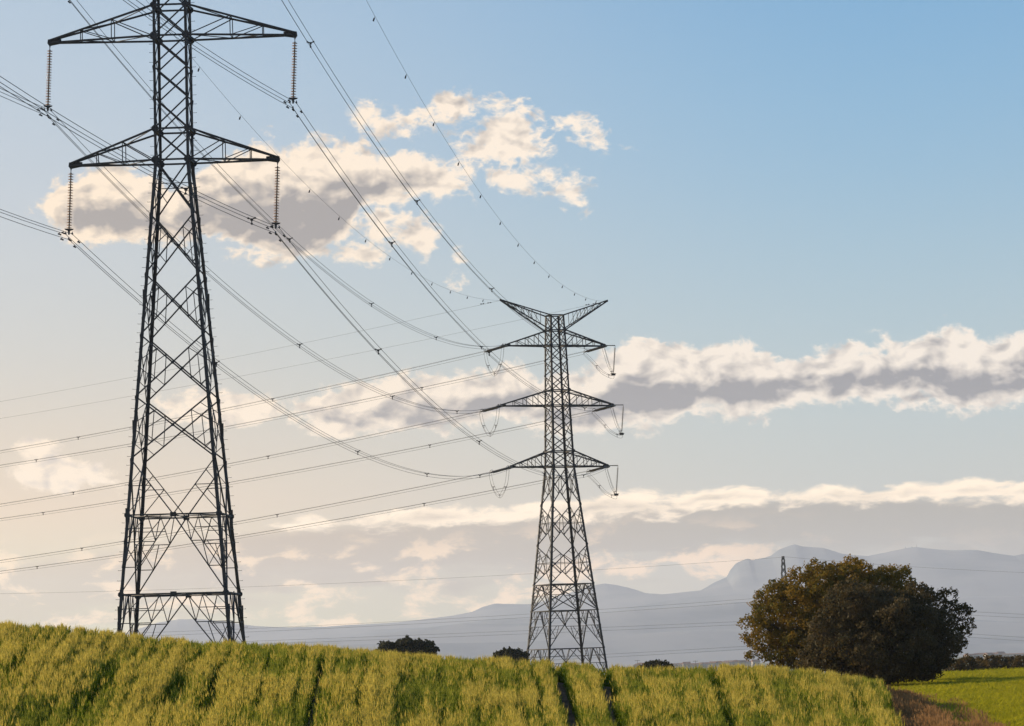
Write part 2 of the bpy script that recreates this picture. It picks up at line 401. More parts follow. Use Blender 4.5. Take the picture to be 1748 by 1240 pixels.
# ------------------------------------------------------------------ mesh helpers
class MB:
    def __init__(s): s.v = []; s.f = []
    def box(s, p, q, wd, ht=None, upv=(0, 0, 1)):
        """rectangular bar from p to q"""
        p = Vector(p); q = Vector(q); d = q - p
        if d.length < 1e-6: return
        d.normalize(); u = Vector(upv)
        if abs(d.dot(u)) > 0.97: u = Vector((0, 1, 0))
        sdir = d.cross(u).normalized(); u = sdir.cross(d)
        ht = ht or wd; i = len(s.v)
        for c in (p, q):
            for a, e in ((-1, -1), (1, -1), (1, 1), (-1, 1)):
                s.v.append(c + sdir * a * wd / 2 + u * e * ht / 2)
        s.f += [(i, i + 1, i + 2, i + 3), (i + 7, i + 6, i + 5, i + 4)] + [(i + k, i + 4 + k, i + 4 + (k + 1) % 4, i + (k + 1) % 4) for k in range(4)]
    def angle(s, p, q, size, dirs, th=None):
        """L-section bar: flanges run from the heel along dirs[0] and dirs[1]"""
        p = Vector(p); q = Vector(q); d = (q - p).normalized(); th = th or size * 0.16
        a = Vector(dirs[0]); a = (a - d * a.dot(d)).normalized()
        c = Vector(dirs[1]); c = (c - d * c.dot(d)).normalized()
        prof = [(0, 0), (size, 0), (size, th), (th, th), (th, size), (0, size)]
        i = len(s.v)
        for o in (p, q):
            for x, y in prof: s.v.append(o + a * x + c * y)
        n = 6
        s.f += [tuple(range(i, i + n)), tuple(range(i + 2 * n - 1, i + n - 1, -1))] + [(i + k, i + n + k, i + n + (k + 1) % n, i + (k + 1) % n) for k in range(n)]
    def poly(s, pts, n, th):
        """flat plate: outline pts extruded by th along n"""
        n = Vector(n).normalized(); i = len(s.v); k = len(pts)
        for o in (-0.5, 0.5):
            for p in pts: s.v.append(Vector(p) + n * th * o)
        s.f += [tuple(range(i, i + k)), tuple(range(i + 2 * k - 1, i + k - 1, -1))] + [(i + j, i + k + j, i + k + (j + 1) % k, i + (j + 1) % k) for j in range(k)]
    def tube(s, pts, r, n=5, cap=True):
        i = len(s.v); pts = [Vector(p) for p in pts]; m_ = len(pts)
        for j, p in enumerate(pts):
            d = (pts[min(j + 1, m_ - 1)] - pts[max(j - 1, 0)]).normalized()
            u = Vector((0, 0, 1)) if abs(d.z) < 0.95 else Vector((0, 1, 0))
            a = d.cross(u).normalized(); c = a.cross(d)
            rr = r[j] if hasattr(r, '__len__') else r
            for k in range(n):
                t_ = 2 * math.pi * k / n
                s.v.append(p + (a * math.cos(t_) + c * math.sin(t_)) * rr)
        for j in range(m_ - 1):
            for k in range(n):
                s.f.append((i + j * n + k, i + j * n + (k + 1) % n, i + (j + 1) * n + (k + 1) % n, i + (j + 1) * n + k))
        if cap:
            s.f.append(tuple(i + k for k in range(n - 1, -1, -1))); s.f.append(tuple(i + (m_ - 1) * n + k for k in range(n)))
    def lathe(s, o, axis, prof, n=10):
        """prof: (distance along axis, radius)"""
        axis = Vector(axis).normalized()
        o = Vector(o); s.tube_ring([(o + axis * h, r_) for h, r_ in prof], axis, n)
    def tube_ring(s, rings, d, n):
        i = len(s.v)
        u = Vector((0, 0, 1)) if abs(d.z) < 0.95 else Vector((0, 1, 0))
        a = d.cross(u).normalized(); c = a.cross(d)
        for p, rr in rings:
            for k in range(n):
                t_ = 2 * math.pi * k / n
                s.v.append(p + (a * math.cos(t_) + c * math.sin(t_)) * rr)
        for j in range(len(rings) - 1):
            for k in range(n):
                s.f.append((i + j * n + k, i + j * n + (k + 1) % n, i + (j + 1) * n + (k + 1) % n, i + (j + 1) * n + k))
    def build(s, name, material, parent=None, smooth=False):
        me = bpy.data.meshes.new(name)
        me.from_pydata([tuple(v) for v in s.v], [], s.f)
        me.materials.append(material)
        if smooth: me.polygons.foreach_set('use_smooth', [True] * len(me.polygons))
        o = bpy.data.objects.new(name, me)
        sc.collection.objects.link(o)
        if parent is not None: o.parent = parent
        return o


def tag(o, label=None, cat=None, group=None, kind=None):
    if label: o['label'] = label
    if cat: o['category'] = cat
    if group: o['group'] = group
    if kind: o['kind'] = kind
    return o


def thing(name, loc, label, cat, rz=0.0, group=None):
    o = bpy.data.objects.new(name, None)
    sc.collection.objects.link(o)
    o.location = loc; o.rotation_euler = (0, 0, rz); o.empty_display_size = 0.5
    return tag(o, label, cat, group)


def mesh_np(name, verts, faces, mats, mat_idx=None, smooth=False):
    """mesh from numpy arrays, quads only"""
    me = bpy.data.meshes.new(name)
    verts = np.asarray(verts, np.float32); faces = np.asarray(faces, np.int32)
    me.vertices.add(len(verts)); me.vertices.foreach_set('co', verts.ravel())
    k = faces.shape[1]
    me.loops.add(faces.size); me.loops.foreach_set('vertex_index', faces.ravel())
    me.polygons.add(len(faces)); me.polygons.foreach_set('loop_start', np.arange(0, faces.size, k, dtype=np.int32))
    for mm in mats: me.materials.append(mm)
    if mat_idx is not None: me.polygons.foreach_set('material_index', np.asarray(mat_idx, np.int32))
    if smooth: me.polygons.foreach_set('use_smooth', np.ones(len(faces), bool))
    me.update(calc_edges=True); me.validate()
    return me


def copy_tree(o, parent=None):
    c = o.copy(); sc.collection.objects.link(c)
    if parent is not None: c.parent = parent
    for ch in [x for x in sc.objects if x.parent == o]: copy_tree(ch, c)
    return c


# ------------------------------------------------------------------ terrain
CREST = [(-400, 1040), (0, 1066), (100, 1072), (200, 1081), (418, 1095), (560, 1104), (700, 1113), (800, 1119), (900, 1130), (1040, 1139), (1120, 1140), (1200, 1137),
         (1290, 1141), (1420, 1151), (1510, 1158), (1748, 1160), (2100, 1165)]
YN, YC = 70.0, 100.0
WH = 0.62


def hor(x): return 1141.0 - 0.032 * (x - 874)


_cx = np.array([c[0] for c in CREST], float)
_cz = np.array([EYE + (hor(c[0]) - c[1]) / FPX * YC - WH for c in CREST])
_nz = np.array([EYE - (1240 - hor(c[0])) / FPX * YN - WH for c in CREST])


def smooth(a): a = np.clip(a, 0, 1); return a * a * (3 - 2 * a)


def edge_x(Y): return 10.27 - (YC - Y) * 0.0903        # the wheat's right edge


def gz(X, Y):
    X = np.asarray(X, float); Y = np.asarray(Y, float)
    Ys = np.maximum(Y, 30.0)
    px = 892 + FPX * X / Ys
    pcx = 892 + FPX * X / np.clip(Y, YN, YC * 1.3)
    zc = np.interp(pcx, _cx, _cz); zn = np.interp(pcx, _cx, _nz)
    t_ = np.clip((Y - YN) / (YC - YN), 0, 1)
    t_ = t_ * (1.12 - 0.12 * t_)
    wz = zn * (1 - t_) + zc * t_
    near = smooth(Y / 52.0)
    wz = np.where(Y < YN, np.where(Y > 52, zn - (YN - Y) * 0.035, (zn - 0.63) * near), wz)
    back = np.clip((Y - YC) / 130, 0, 1)
    wz = wz - 0.45 * smooth(back) - np.clip((Y - YC - 2) / 14, 0, 1) * 0.35
    s_ = smooth((X - edge_x(np.minimum(Y, 130))) / 1.6)
    rz = -0.12 + 0.10 * np.clip((Y - 70) / 120, 0, 1.5) + 0.05 * np.sin(X * 0.21 + Y * 0.05)
    z = wz * (1 - s_) + rz * s_
    z = z + 0.05 * np.sin(X * 0.9 + 1.3 * np.sin(Y * 0.21)) * (1 - s_) + 0.04 * np.sin(Y * 0.5 + X * 0.33)
    farf = smooth((Y - 235) / 230)
    z = z * (1 - farf) + (-1.6) * farf
    z = z - 5.2 * smooth((Y - 520) / 1500)
    zb = -1.2 * smooth(-Y / 200.0)
    return z + zb


def build_ground():
    az = np.concatenate([np.linspace(-180, -24, 40, endpoint=False), np.linspace(-24, -11, 20, endpoint=False), np.linspace(-11, 11, 261, endpoint=False),
                         np.linspace(11, 24, 20, endpoint=False), np.linspace(24, 180, 40, endpoint=False)])
    rad = np.concatenate([[0.5, 5, 15, 30, 45], np.linspace(55, 125, 150), np.linspace(128, 320, 60), np.geomspace(330, 42000, 60)])
    A_, R_ = np.meshgrid(np.radians(az), rad)
    X = R_ * np.sin(A_); Y = R_ * np.cos(A_)
    Z = gz(X, Y)
    nA, nR = len(az), len(rad)
    V = np.stack([X, Y, Z], -1).reshape(-1, 3)
    i, j = np.meshgrid(np.arange(nR - 1), np.arange(nA), indexing='ij')
    j2 = (j + 1) % nA
    F = np.stack([i * nA + j, (i + 1) * nA + j, (i + 1) * nA + j2, i * nA + j2], -1).reshape(-1, 4)
    me = mesh_np('ground', V, F, [M['ground']], smooth=True)
    o = bpy.data.objects.new('ground', me); sc.collection.objects.link(o)
    o['kind'] = 'structure'


build_ground()


# ------------------------------------------------------------------ mountains
def ridge(name, pts, Y0, depth, seed, rough_amp):
    xs = np.array([p[0] for p in pts], float)
    zs = np.array([at(p[0], p[1], Y0).z for p in pts])
    Xw = np.array([at(p[0], p[1], Y0).x for p in pts])
    r_ = np.random.default_rng(seed)
    nx, ny = 1700, 41
    X = np.linspace(Xw[0], Xw[-1], nx)
    base = np.interp(X, Xw, zs)
    fr = np.zeros(nx)
    for o_ in range(7):
        k = 2 ** o_
        ph = r_.uniform(0, 6.28)
        fr += np.sin(X / (Xw[-1] - Xw[0]) * 60 * k + ph) * 0.55 ** o_
    base = base + fr * rough_amp
    ker = np.exp(-0.5 * (np.linspace(-3, 3, 1401)) ** 2); ker /= ker.sum()
    bs = np.convolve(np.pad(base, 700, mode='edge'), ker, 'valid')
    t_ = np.linspace(-1, 1, ny)
    V = []
    for tt in t_:
        f = (1 - abs(tt)) ** 1.15
        spur = sum(np.sin(X / (260 * 1.9 ** k_) + 4 * tt * (k_ + 1) + seed * k_) * (30 * 1.5 ** k_) for k_ in range(4)) * min(abs(tt) * 2.2, 1) * (1 - abs(tt))
        wv = 380 * abs(tt) * np.sin(X / 730 + 5 * tt) + 200 * abs(tt) * np.sin(X / 270 - 9 * tt)
        bb = base * (1 - min(1, abs(tt) * 7.0)) + np.interp(X + wv, X, bs) * min(1, abs(tt) * 7.0)
        Z = -12 + (bb + 12) * f + spur * 0.9
        V.append(np.stack([X, np.full(nx, Y0 + tt * depth) + np.sin(X / 900 + seed) * 200, Z], -1))
    # keep the crest at its own distance
    V = np.array(V).reshape(-1, 3)
    i, j = np.meshgrid(np.arange(ny - 1), np.arange(nx - 1), indexing='ij')
    F = np.stack([i * nx + j, i * nx + j + 1, (i + 1) * nx + j + 1, (i + 1) * nx + j], -1).reshape(-1, 4)
    me = mesh_np(name, V, F, [M['mount']], smooth=True)
    o = bpy.data.objects.new(name, me); sc.collection.objects.link(o)
    o['kind'] = 'structure'
    return o


FAR = [(-500, 1120), (-100, 1125), (120, 1115), (180, 1092), (220, 1077), (265, 1063), (300, 1057), (331, 1056), (380, 1061), (430, 1068), (500, 1070), (560, 1073), (600, 1070),
       (624, 1072), (680, 1071), (720, 1062), (772, 1052), (804, 1044), (822, 1036), (845, 1030), (862, 1031), (888, 1032), (912, 1032), (930, 1026), (948, 1020), (1000, 1004),
       (1018, 999), (1032, 997), (1050, 999), (1072, 1004), (1105, 1014), (1125, 1023), (1153, 1018), (1193, 1010), (1217, 996), (1237, 988), (1243, 976), (1253, 964),
       (1266, 958), (1273, 956), (1280, 959), (1287, 957), (1298, 955), (1312, 951), (1325, 941), (1343, 934), (1352, 932), (1363, 935), (1401, 938), (1432, 947), (1476, 951),
       (1513, 944), (1542, 938), (1557, 937), (1601, 941), (1664, 941), (1689, 945), (1727, 950), (1748, 945), (1850, 935), (2200, 960), (2600, 1010)]
NEARR = [(-500, 1150), (0, 1146), (300, 1126), (450, 1111), (540, 1101), (600, 1094), (660, 1083), (720, 1074), (800, 1066), (880, 1066), (960, 1060), (1020, 1050), (1080, 1040),
         (1120, 1040), (1180, 1036), (1250, 1028), (1330, 1034), (1420, 1042), (1520, 1050), (1650, 1056), (1748, 1062), (2100, 1080), (2600, 1120)]
ridge('mountains', FAR, 18000, 3500, 3, 1.6)
ridge('foothills', NEARR, 13800, 2200, 5, 1.2)

# ------------------------------------------------------------------ haze
hz = bpy.data.meshes.new('haze')
x0, x1, y0_, y1_, z0, z1 = -12000, 12000, -1500, 22600, -16, 650
hz.from_pydata([(x0, y0_, z0), (x1, y0_, z0), (x1, y1_, z0), (x0, y1_, z0), (x0, y0_, z1), (x1, y0_, z1), (x1, y1_, z1), (x0, y1_, z1)], [],
               [(3, 2, 1, 0), (4, 5, 6, 7), (0, 1, 5, 4), (1, 2, 6, 5), (2, 3, 7, 6), (3, 0, 4, 7)])
hm = bpy.data.materials.new('haze'); hm.use_nodes = True
hm.node_tree.nodes.clear()
ho = hm.node_tree.nodes.new('ShaderNodeOutputMaterial'); hv = hm.node_tree.nodes.new('ShaderNodeVolumePrincipled')
hv.inputs['Color'].default_value = (0.84, 0.90, 1.0, 1)
hv.inputs['Density'].default_value = 0.00005
hv.inputs['Anisotropy'].default_value = 0.2
hm.node_tree.links.new(hv.outputs[0], ho.inputs['Volume'])
hz.materials.append(hm)
hobj = bpy.data.objects.new('haze', hz); sc.collection.objects.link(hobj)
hobj['kind'] = 'stuff'

# ------------------------------------------------------------------ lattice pylons
def lerp(a, c, t_): return a + (c - a) * t_


class Pylon:
    """square lattice tower in local coordinates, arms along X"""
    def __init__(s, root, wid, material, leg=0.2, main=0.10, sub=0.055):
        s.root, s.wid, s.mt, s.leg, s.main, s.sub = root, wid, material, leg, main, sub
    def w(s, z): return float(np.interp(z, [a for a, _ in s.wid], [c for _, c in s.wid]))
    def c(s, ix, iy, z):
        h = s.w(z) / 2
        return Vector((ix * h, iy * h, z))
    def face(s, k, sgn, z):
        """corner of face k (0 front, 1 right, 2 back, 3 left); sgn -1/+1 picks the end"""
        ends = [((-1, -1), (1, -1)), ((1, -1), (1, 1)), ((1, 1), (-1, 1)), ((-1, 1), (-1, -1))][k]
        e = ends[0] if sgn < 0 else ends[1]
        return s.c(e[0], e[1], z)
    def mid(s, k, z): return (s.face(k, -1, z) + s.face(k, 1, z)) / 2
    def legs(s, z0, z1, breaks=(), bolts=((-1, -1), (1, 1))):
        for ix in (-1, 1):
            for iy in (-1, 1):
                mb = MB()
                zs = [z0] + [z for z, _ in s.wid if z0 < z < z1] + [z1]
                for a, e in zip(zs[:-1], zs[1:]):
                    k = 1.0 if a < 0.62 * z1 else 0.82
                    mb.angle(s.c(ix, iy, a), s.c(ix, iy, e), s.leg * k, ((-ix, 0, 0), (0, -iy, 0)), s.leg * 0.22)
                for zb in breaks:          # splice plates
                    p = s.c(ix, iy, zb)
                    mb.box(p + Vector((-ix * 0.07, iy * 0.012, -0.45)), p + Vector((-ix * 0.07, iy * 0.012, 0.45)), s.leg * 1.15, 0.03, (0, 1, 0))
                lg = mb.build('leg', s.mt, s.root)
                if (ix, iy) in bolts:
                    z = z0 + 1.0; n = 0; bolt = None
                    while z < z1 - 0.3:
                        p = s.c(ix, iy, z)
                        if bolt is None:
                            st = MB(); st.box((0, 0, 0), (ix * 0.23, 0, 0), 0.022); st.box((ix * 0.23, 0, -0.011), (ix * 0.23, 0, 0.035), 0.022)
                            bolt = st.build('step_bolt', s.mt, lg)
                        else:
                            bolt = bolt.copy(); sc.collection.objects.link(bolt)
                        bolt.location = p
                        z += 0.62 + 0.05 * math.sin(n * 2.3); n += 1
    def xpanel(s, z0, z1, red=False, horiz=False):
        """crossed diagonals on the four faces, with light secondary members"""
        for k in range(4):
            A, B_, C_, D_ = s.face(k, -1, z0), s.face(k, 1, z0), s.face(k, -1, z1), s.face(k, 1, z1)
            nrm = (B_ - A).cross(C_ - A).normalized()
            mb = MB()
            o = nrm * s.main * 0.3
            mb.box(A + o, D_ + o, s.main, s.main * 0.45, nrm); mb.box(B_ - o, C_ - o, s.main, s.main * 0.45, nrm)
            wa, wc = (B_ - A).length, (D_ - C_).length
            tc_ = wa / (wa + wc)
            X_ = A.lerp(D_, tc_)
            if red or horiz:
                pl = [X_ + Vector(v) for v in []]
                u_ = (B_ - A).normalized(); v_ = nrm.cross(u_)
                mb.poly([X_ + (u_ * math.cos(a) + v_ * math.sin(a)) * 0.11 for a in np.linspace(0, 2 * math.pi, 9)[:-1]], nrm, 0.03)
            br = mb.build('cross_brace', s.mt, s.root)
            if red or horiz:
                zc = X_.z
                for sg, lo, hi in ((-1, A, C_), (1, B_, D_)):
                    sb = MB()
                    leg_mid = s.face(k, sg, zc)
                    if horiz:
                        sb.box(leg_mid, X_, s.sub)
                        q = lo.lerp(X_, 0.52); sb.box(s.face(k, sg, lerp(z0, zc, 0.98)), q, s.sub)
                    if red:
                        q1 = lo.lerp(X_, 0.50); q2 = hi.lerp(X_, 0.50)
                        e1 = s.face(k, sg, lerp(zc, z0, 0.08)); e2 = s.face(k, sg, lerp(zc, z1, 0.08))
                        sb.box(q1, e1, s.sub); sb.box(q2, e2, s.sub); sb.box(q1, q2, s.sub)
                        q3 = lo.lerp(X_, 0.26); sb.box(q3, s.face(k, sg, lerp(z0, zc, 0.52)), s.sub * 0.9)
                        q4 = hi.lerp(X_, 0.26); sb.box(q4, s.face(k, sg, lerp(z1, zc, 0.52)), s.sub * 0.9)
                    sb.build('secondary_brace', s.mt, br)
    def vpanel(s, z0, z1, down=True, levels=(0.36, 0.70), clip=1.0):
        """down: members run from the middle of the beam at z1 to the legs at z0; else from the legs at z1 to the middle at z0"""
        for k in range(4):
            mb = MB(); subs = []
            for sg in (-1, 1):
                sb = MB(); subs.append(sb)
                if down:
                    P_, Q_ = s.mid(k, z1), s.face(k, sg, z0)
                else:
                    P_, Q_ = s.mid(k, z0), s.face(k, sg, z1)
                mb.box(P_, Q_.lerp(P_, 0.0), s.main, s.main * 0.7)
                if down:
                    f1, f2 = levels
                    prev = None
                    for f in (f1, f2):
                        q = P_.lerp(Q_, f); l = s.face(k, sg, q.z)
                        sb.box(q, l, s.sub * 1.1)
                        if prev is None:
                            hq = s.mid(k, z1).lerp(s.face(k, sg, z1), 0.55)
                            hq2 = s.mid(k, z1).lerp(s.face(k, sg, z1), 0.27)
                            sb.box(hq, P_.lerp(Q_, f * 0.98), s.sub); sb.box(hq2, P_.lerp(Q_, f), s.sub)
                            sb.box(hq, s.face(k, sg, lerp(z1, l.z, 0.98)), s.sub)
                            sb.box(hq.lerp(q, 0.5), s.face(k, sg, lerp(z1, l.z, 0.5)), s.sub)
                        else:
                            pq, pl = prev
                            sb.box(pl, q, s.sub); sb.box(pq.lerp(pl, 0.35), q, s.sub * 0.9); sb.box(l, pq.lerp(pl, 0.5), s.sub * 0.9)
                        prev = (q, l)
                else:
                    q = P_.lerp(Q_, 0.52); l = s.face(k, sg, q.z)
                    sb.box(q, l, s.sub); sb.box(q, s.face(k, sg, z0), s.sub)
                    sb.box(P_.lerp(Q_, 0.78), l, s.sub * 0.9)
            br = mb.build('inclined_brace', s.mt, s.root)
            for sb in subs: sb.build('secondary_brace', s.mt, br)
    def belt(s, z, diamond=True, big=True):
        mb = MB()
        for k in range(4):
            a, e = s.face(k, -1, z), s.face(k, 1, z)
            mb.box(a, e, s.main * 0.95, s.main * 0.95)
            if big:
                n = (e - a).normalized().cross(Vector((0, 0, 1)))
                m_ = (a + e) / 2; u_ = (e - a).normalized()
                mb.poly([m_ + u_ * x + Vector((0, 0, y)) for x, y in ((-0.2, 0.13), (0.2, 0.13), (0.2, -0.15), (-0.2, -0.15))], n, 0.03)
        if diamond:
            for k in range(4): mb.box(s.mid(k, z), s.mid((k + 1) % 4, z), s.sub * 1.1)
            mb.box(s.mid(0, z), s.mid(2, z), s.sub); mb.box(s.mid(1, z), s.mid(3, z), s.sub)
        mb.build('horizontal_frame', s.mt, s.root)
    def gussets(s, z, size=0.36, both=True):
        for ix in (-1, 1):
            for iy in (-1, 1):
                p = s.c(ix, iy, z) + Vector((-ix * 0.07, 0, 0))
                mb = MB()
                mb.poly([p + Vector((math.cos(a) * size * 1.05, iy * 0.03, math.sin(a) * size)) for a in np.linspace(0.4, 2 * math.pi + 0.4, 9)[:-1]], (0, 1, 0), 0.035)
                p2 = s.c(ix, iy, z) + Vector((0, -iy * 0.05, 0))
                mb.poly([p2 + Vector((ix * 0.03, math.cos(a) * size * 0.7, math.sin(a) * size * 0.8)) for a in np.linspace(0.4, 2 * math.pi + 0.4, 9)[:-1]], (1, 0, 0), 0.035)
                mb.build('gusset_plate', s.mt, s.root)
    def arm(s, sgn, zb, zt, tipx, tipz, posts=(0.42, 0.74), name='crossarm', chord=None):
        """a crossarm: two bottom chords, two top chords meeting at the tip, posts at fractions of the way inwards from the tip"""
        ch = chord or s.main * 1.25
        mb = MB()
        tip = Vector((sgn * tipx, 0, tipz))
        tb, tt = tip + Vector((0, 0, -0.06)), tip + Vector((0, 0, 0.10))
        inner = []
        for iy in (-1, 1):
            a, e = s.c(sgn, iy, zb), s.c(sgn, iy, zt)
            off = Vector((0, iy * 0.09, 0))
            mb.box(a, tb + off, ch, ch); mb.box(e, tt + off, ch, ch)
        n = Vector((0, 1, 0))
        mb.poly([tip + Vector((sgn * x, 0, z)) for x, z in ((-0.75, -0.12), (0.05, -0.26), (0.16, -0.1), (0.12, 0.16), (-0.2, 0.2), (-0.75, 0.16))], n, 0.20)
        arm_o = mb.build(name, s.mt, s.root)
        sb = MB()
        prevb = [None, None]
        for i_, iy in enumerate((-1, 1)):
            a, e = s.c(sgn, iy, zb), s.c(sgn, iy, zt)
            pb = tb; pt = tt
            for f in posts:
                B_ = tb.lerp(a, f); T_ = tt.lerp(e, f)
                sb.box(B_, T_, s.sub * 1.1)
                if f != posts[0]: sb.box(prevT, B_, s.sub)
                prevT = T_
            sb.box(prevT, a, s.sub * 1.25)
        fr = [0.0] + list(posts) + [1.0]
        for j in range(len(fr) - 1):
            a0, a1 = s.c(sgn, -1, zb), s.c(sgn, 1, zb); e0, e1 = s.c(sgn, -1, zt), s.c(sgn, 1, zt)
            p, q = (tb.lerp(a0, fr[j]), tb.lerp(a1, fr[j + 1])) if j % 2 else (tb.lerp(a1, fr[j]), tb.lerp(a0, fr[j + 1]))
            sb.box(p, q, s.sub)
            p, q = (tt.lerp(e0, fr[j]), tt.lerp(e1, fr[j + 1])) if j % 2 else (tt.lerp(e1, fr[j]), tt.lerp(e0, fr[j + 1]))
            sb.box(p, q, s.sub)
            if 0 < j < len(fr) - 1:
                sb.box(tb.lerp(a0, fr[j]), tb.lerp(a1, fr[j]), s.sub); sb.box(tt.lerp(e0, fr[j]), tt.lerp(e1, fr[j]), s.sub)
        sb.build('arm_lacing', s.mt, arm_o)
        return arm_o
    def beams(s, z):
        mb = MB()
        for k in range(4): mb.box(s.face(k, -1, z), s.face(k, 1, z), s.main * 1.2)
        mb.build('horizontal_frame', s.mt, s.root)


def lvl(y, x, Y): return at(x, y, Y).z


# ---- near pylon
D1, AX1 = 230.0, -21.95
N1 = dict(base=1.75)
rz1 = R(-2.6)
TILT1 = 0.0078
AX1 = -22.13
near_root = thing('lattice_pylon', (AX1, D1, N1['base']), 'large dark steel lattice pylon nearest the camera, running out of the top of the picture', 'pylon', rz1, 'high voltage lattice pylons')
near_root.rotation_euler = (0, TILT1, rz1)
Ln = {k: v - N1['base'] for k, v in dict(a=46.03, b=43.99, c=41.95, d=39.91, e=37.79, f=35.72, g=32.10, h=28.14, i=24.11, j=20.05, k=15.97, l=12.32, m=7.19, n=2.30, foot=1.5, top=54.2, q=52.2).items()}
w_up = 2.30
slope = 0.1625
wid = [(Ln['foot'], w_up + (Ln['f'] - Ln['foot']) * slope), (Ln['f'], w_up), (Ln['b'], w_up * 0.99), (Ln['top'], w_up * 0.92)]
T1 = Pylon(near_root, wid, M['steel'], 0.21, 0.095, 0.05)
T1.legs(Ln['foot'], Ln['top'], breaks=(Ln['l'], Ln['h'] - 1.5, Ln['j'] - 2, Ln['m'] - 1.2))
T1.xpanel(Ln['b'], Ln['a']); T1.xpanel(Ln['c'], Ln['b']); T1.xpanel(Ln['d'], Ln['c']); T1.xpanel(Ln['e'], Ln['d']); T1.xpanel(Ln['f'], Ln['e'])
for z_a, z_b in ((Ln['a'], Ln['a'] + 2.05), (Ln['a'] + 2.05, Ln['q'] - 2.1), (Ln['q'] - 2.1, Ln['q']), (Ln['q'], Ln['top'])): T1.xpanel(z_a, z_b)
T1.xpanel(Ln['g'], Ln['f'], horiz=True)
for lo, hi in (('h', 'g'), ('i', 'h'), ('j', 'i'), ('k', 'j')): T1.xpanel(Ln[lo], Ln[hi], red=True)
T1.vpanel(Ln['l'], Ln['k'], down=False)
T1.belt(Ln['l'])
T1.vpanel(Ln['m'], Ln['l'], True, (0.34, 0.66))
T1.belt(Ln['m'])
T1.vpanel(Ln['n'], Ln['m'], True, (0.38, 0.72))
for z in ('a', 'b', 'e', 'f', 'q', 'top'): T1.beams(Ln[z])
for z in ('b', 'f'): T1.gussets(Ln[z], 0.27)
for z in ('a', 'e'): T1.gussets(Ln[z], 0.24)
for z in ('m', 'l'): T1.gussets(Ln[z], 0.20)
zA3b, zA3t = Ln['q'] - 0.0, Ln['top']
for sg in (-1, 1):
    T1.arm(sg, Ln['f'], Ln['e'], 6.86, Ln['f'] - 0.02, (0.31, 0.62), 'lower_crossarm')
    T1.arm(sg, Ln['b'], Ln['a'], 8.16, Ln['b'] - 0.02, (0.30, 0.60), 'middle_crossarm')
    T1.arm(sg, Ln['q'], Ln['top'], 7.0, Ln['q'] - 0.02, (0.31, 0.62), 'upper_crossarm')
    T1.arm(sg, Ln['top'] - 0.1, Ln['top'] + 0.001, 8.3, Ln['top'] + 2.0, (0.35, 0.65), 'earth_wire_peak')

# ---- far pylon (angle tower)
D2, AX2 = 500.0, 6.30
F_BASE = -1.2
rz2 = R(-0.0 + 21.0) * 1.0
# left arm tip is nearer the camera
far_root = thing('lattice_pylon', (AX2, D2, F_BASE), 'dark steel lattice angle pylon standing complete in the middle distance', 'pylon', rz2, 'high voltage lattice pylons')
Lf = {k: v - F_BASE for k, v in dict(top=51.71, a=49.56, b=47.35, c=40.95, d=38.77, e=32.23, f=30.06, g=24.55, h=18.88, i=13.31, j=9.57, k=4.20, foot=-1.3).items()}
wid2 = [(Lf['foot'], 2.55 * 1.14 + (Lf['f'] - Lf['foot']) * 0.197), (Lf['f'], 3.38), (Lf['d'], 2.88), (Lf['b'], 2.45), (Lf['top'], 2.12)]
wid2[0] = (Lf['foot'], 3.38 + (Lf['f'] - Lf['foot']) * 0.197)
T2 = Pylon(far_root, wid2, M['steel_far'], 0.30, 0.13, 0.07)
T2.legs(Lf['foot'], Lf['top'], bolts=((-1, -1),))
T2.xpanel(Lf['a'], Lf['top']); T2.xpanel(Lf['b'], Lf['a'])
for z_a, z_b, n_ in ((Lf['c'], Lf['b'], 3), (Lf['d'], Lf['c'], 1), (Lf['e'], Lf['d'], 3), (Lf['f'], Lf['e'], 1)):
    for i_ in range(n_): T2.xpanel(lerp(z_b, z_a, (i_ + 1) / n_), lerp(z_b, z_a, i_ / n_))
T2.xpanel(Lf['g'], Lf['f'], red=True); T2.xpanel(Lf['h'], Lf['g'], red=True, horiz=True); T2.xpanel(Lf['i'], Lf['h'], red=True, horiz=True)
T2.belt(Lf['i'], big=False)
T2.vpanel(Lf['j'], Lf['i'], True, (0.4, 0.75)); T2.xpanel(Lf['j'], Lf['i'])
T2.belt(Lf['j'], big=False)
T2.vpanel(Lf['k'], Lf['j'], True, (0.40, 0.72))
T2.belt(Lf['k'], big=False)
T2.vpanel(Lf['foot'] + 0.3, Lf['k'], True, (0.4, 0.75))
for z in ('top', 'a', 'b', 'c', 'd', 'e', 'f'): T2.beams(Lf[z])
for z in ('a', 'b', 'c', 'd', 'e', 'f'): T2.gussets(Lf[z], 0.27)
ARM2 = {'upper': (Lf['b'], Lf['a'], 7.65), 'middle': (Lf['d'], Lf['c'], 8.62), 'lower': (Lf['f'], Lf['e'], 7.45)}
OUTR = 1.55
for nm, (zb, zt, tx) in ARM2.items():
    for sg in (-1, 1):
        a_ = T2.arm(sg, zb, zt, tx, zb + 0.05, (0.27, 0.5, 0.73), nm + '_crossarm', 0.17)
        if sg > 0:
            mb = MB(); mb.box((tx, 0, zb + 0.08), (tx + OUTR, 0, zb + 0.08), 0.11)
            mb.build('jumper_outrigger', M['steel_far'], a_)
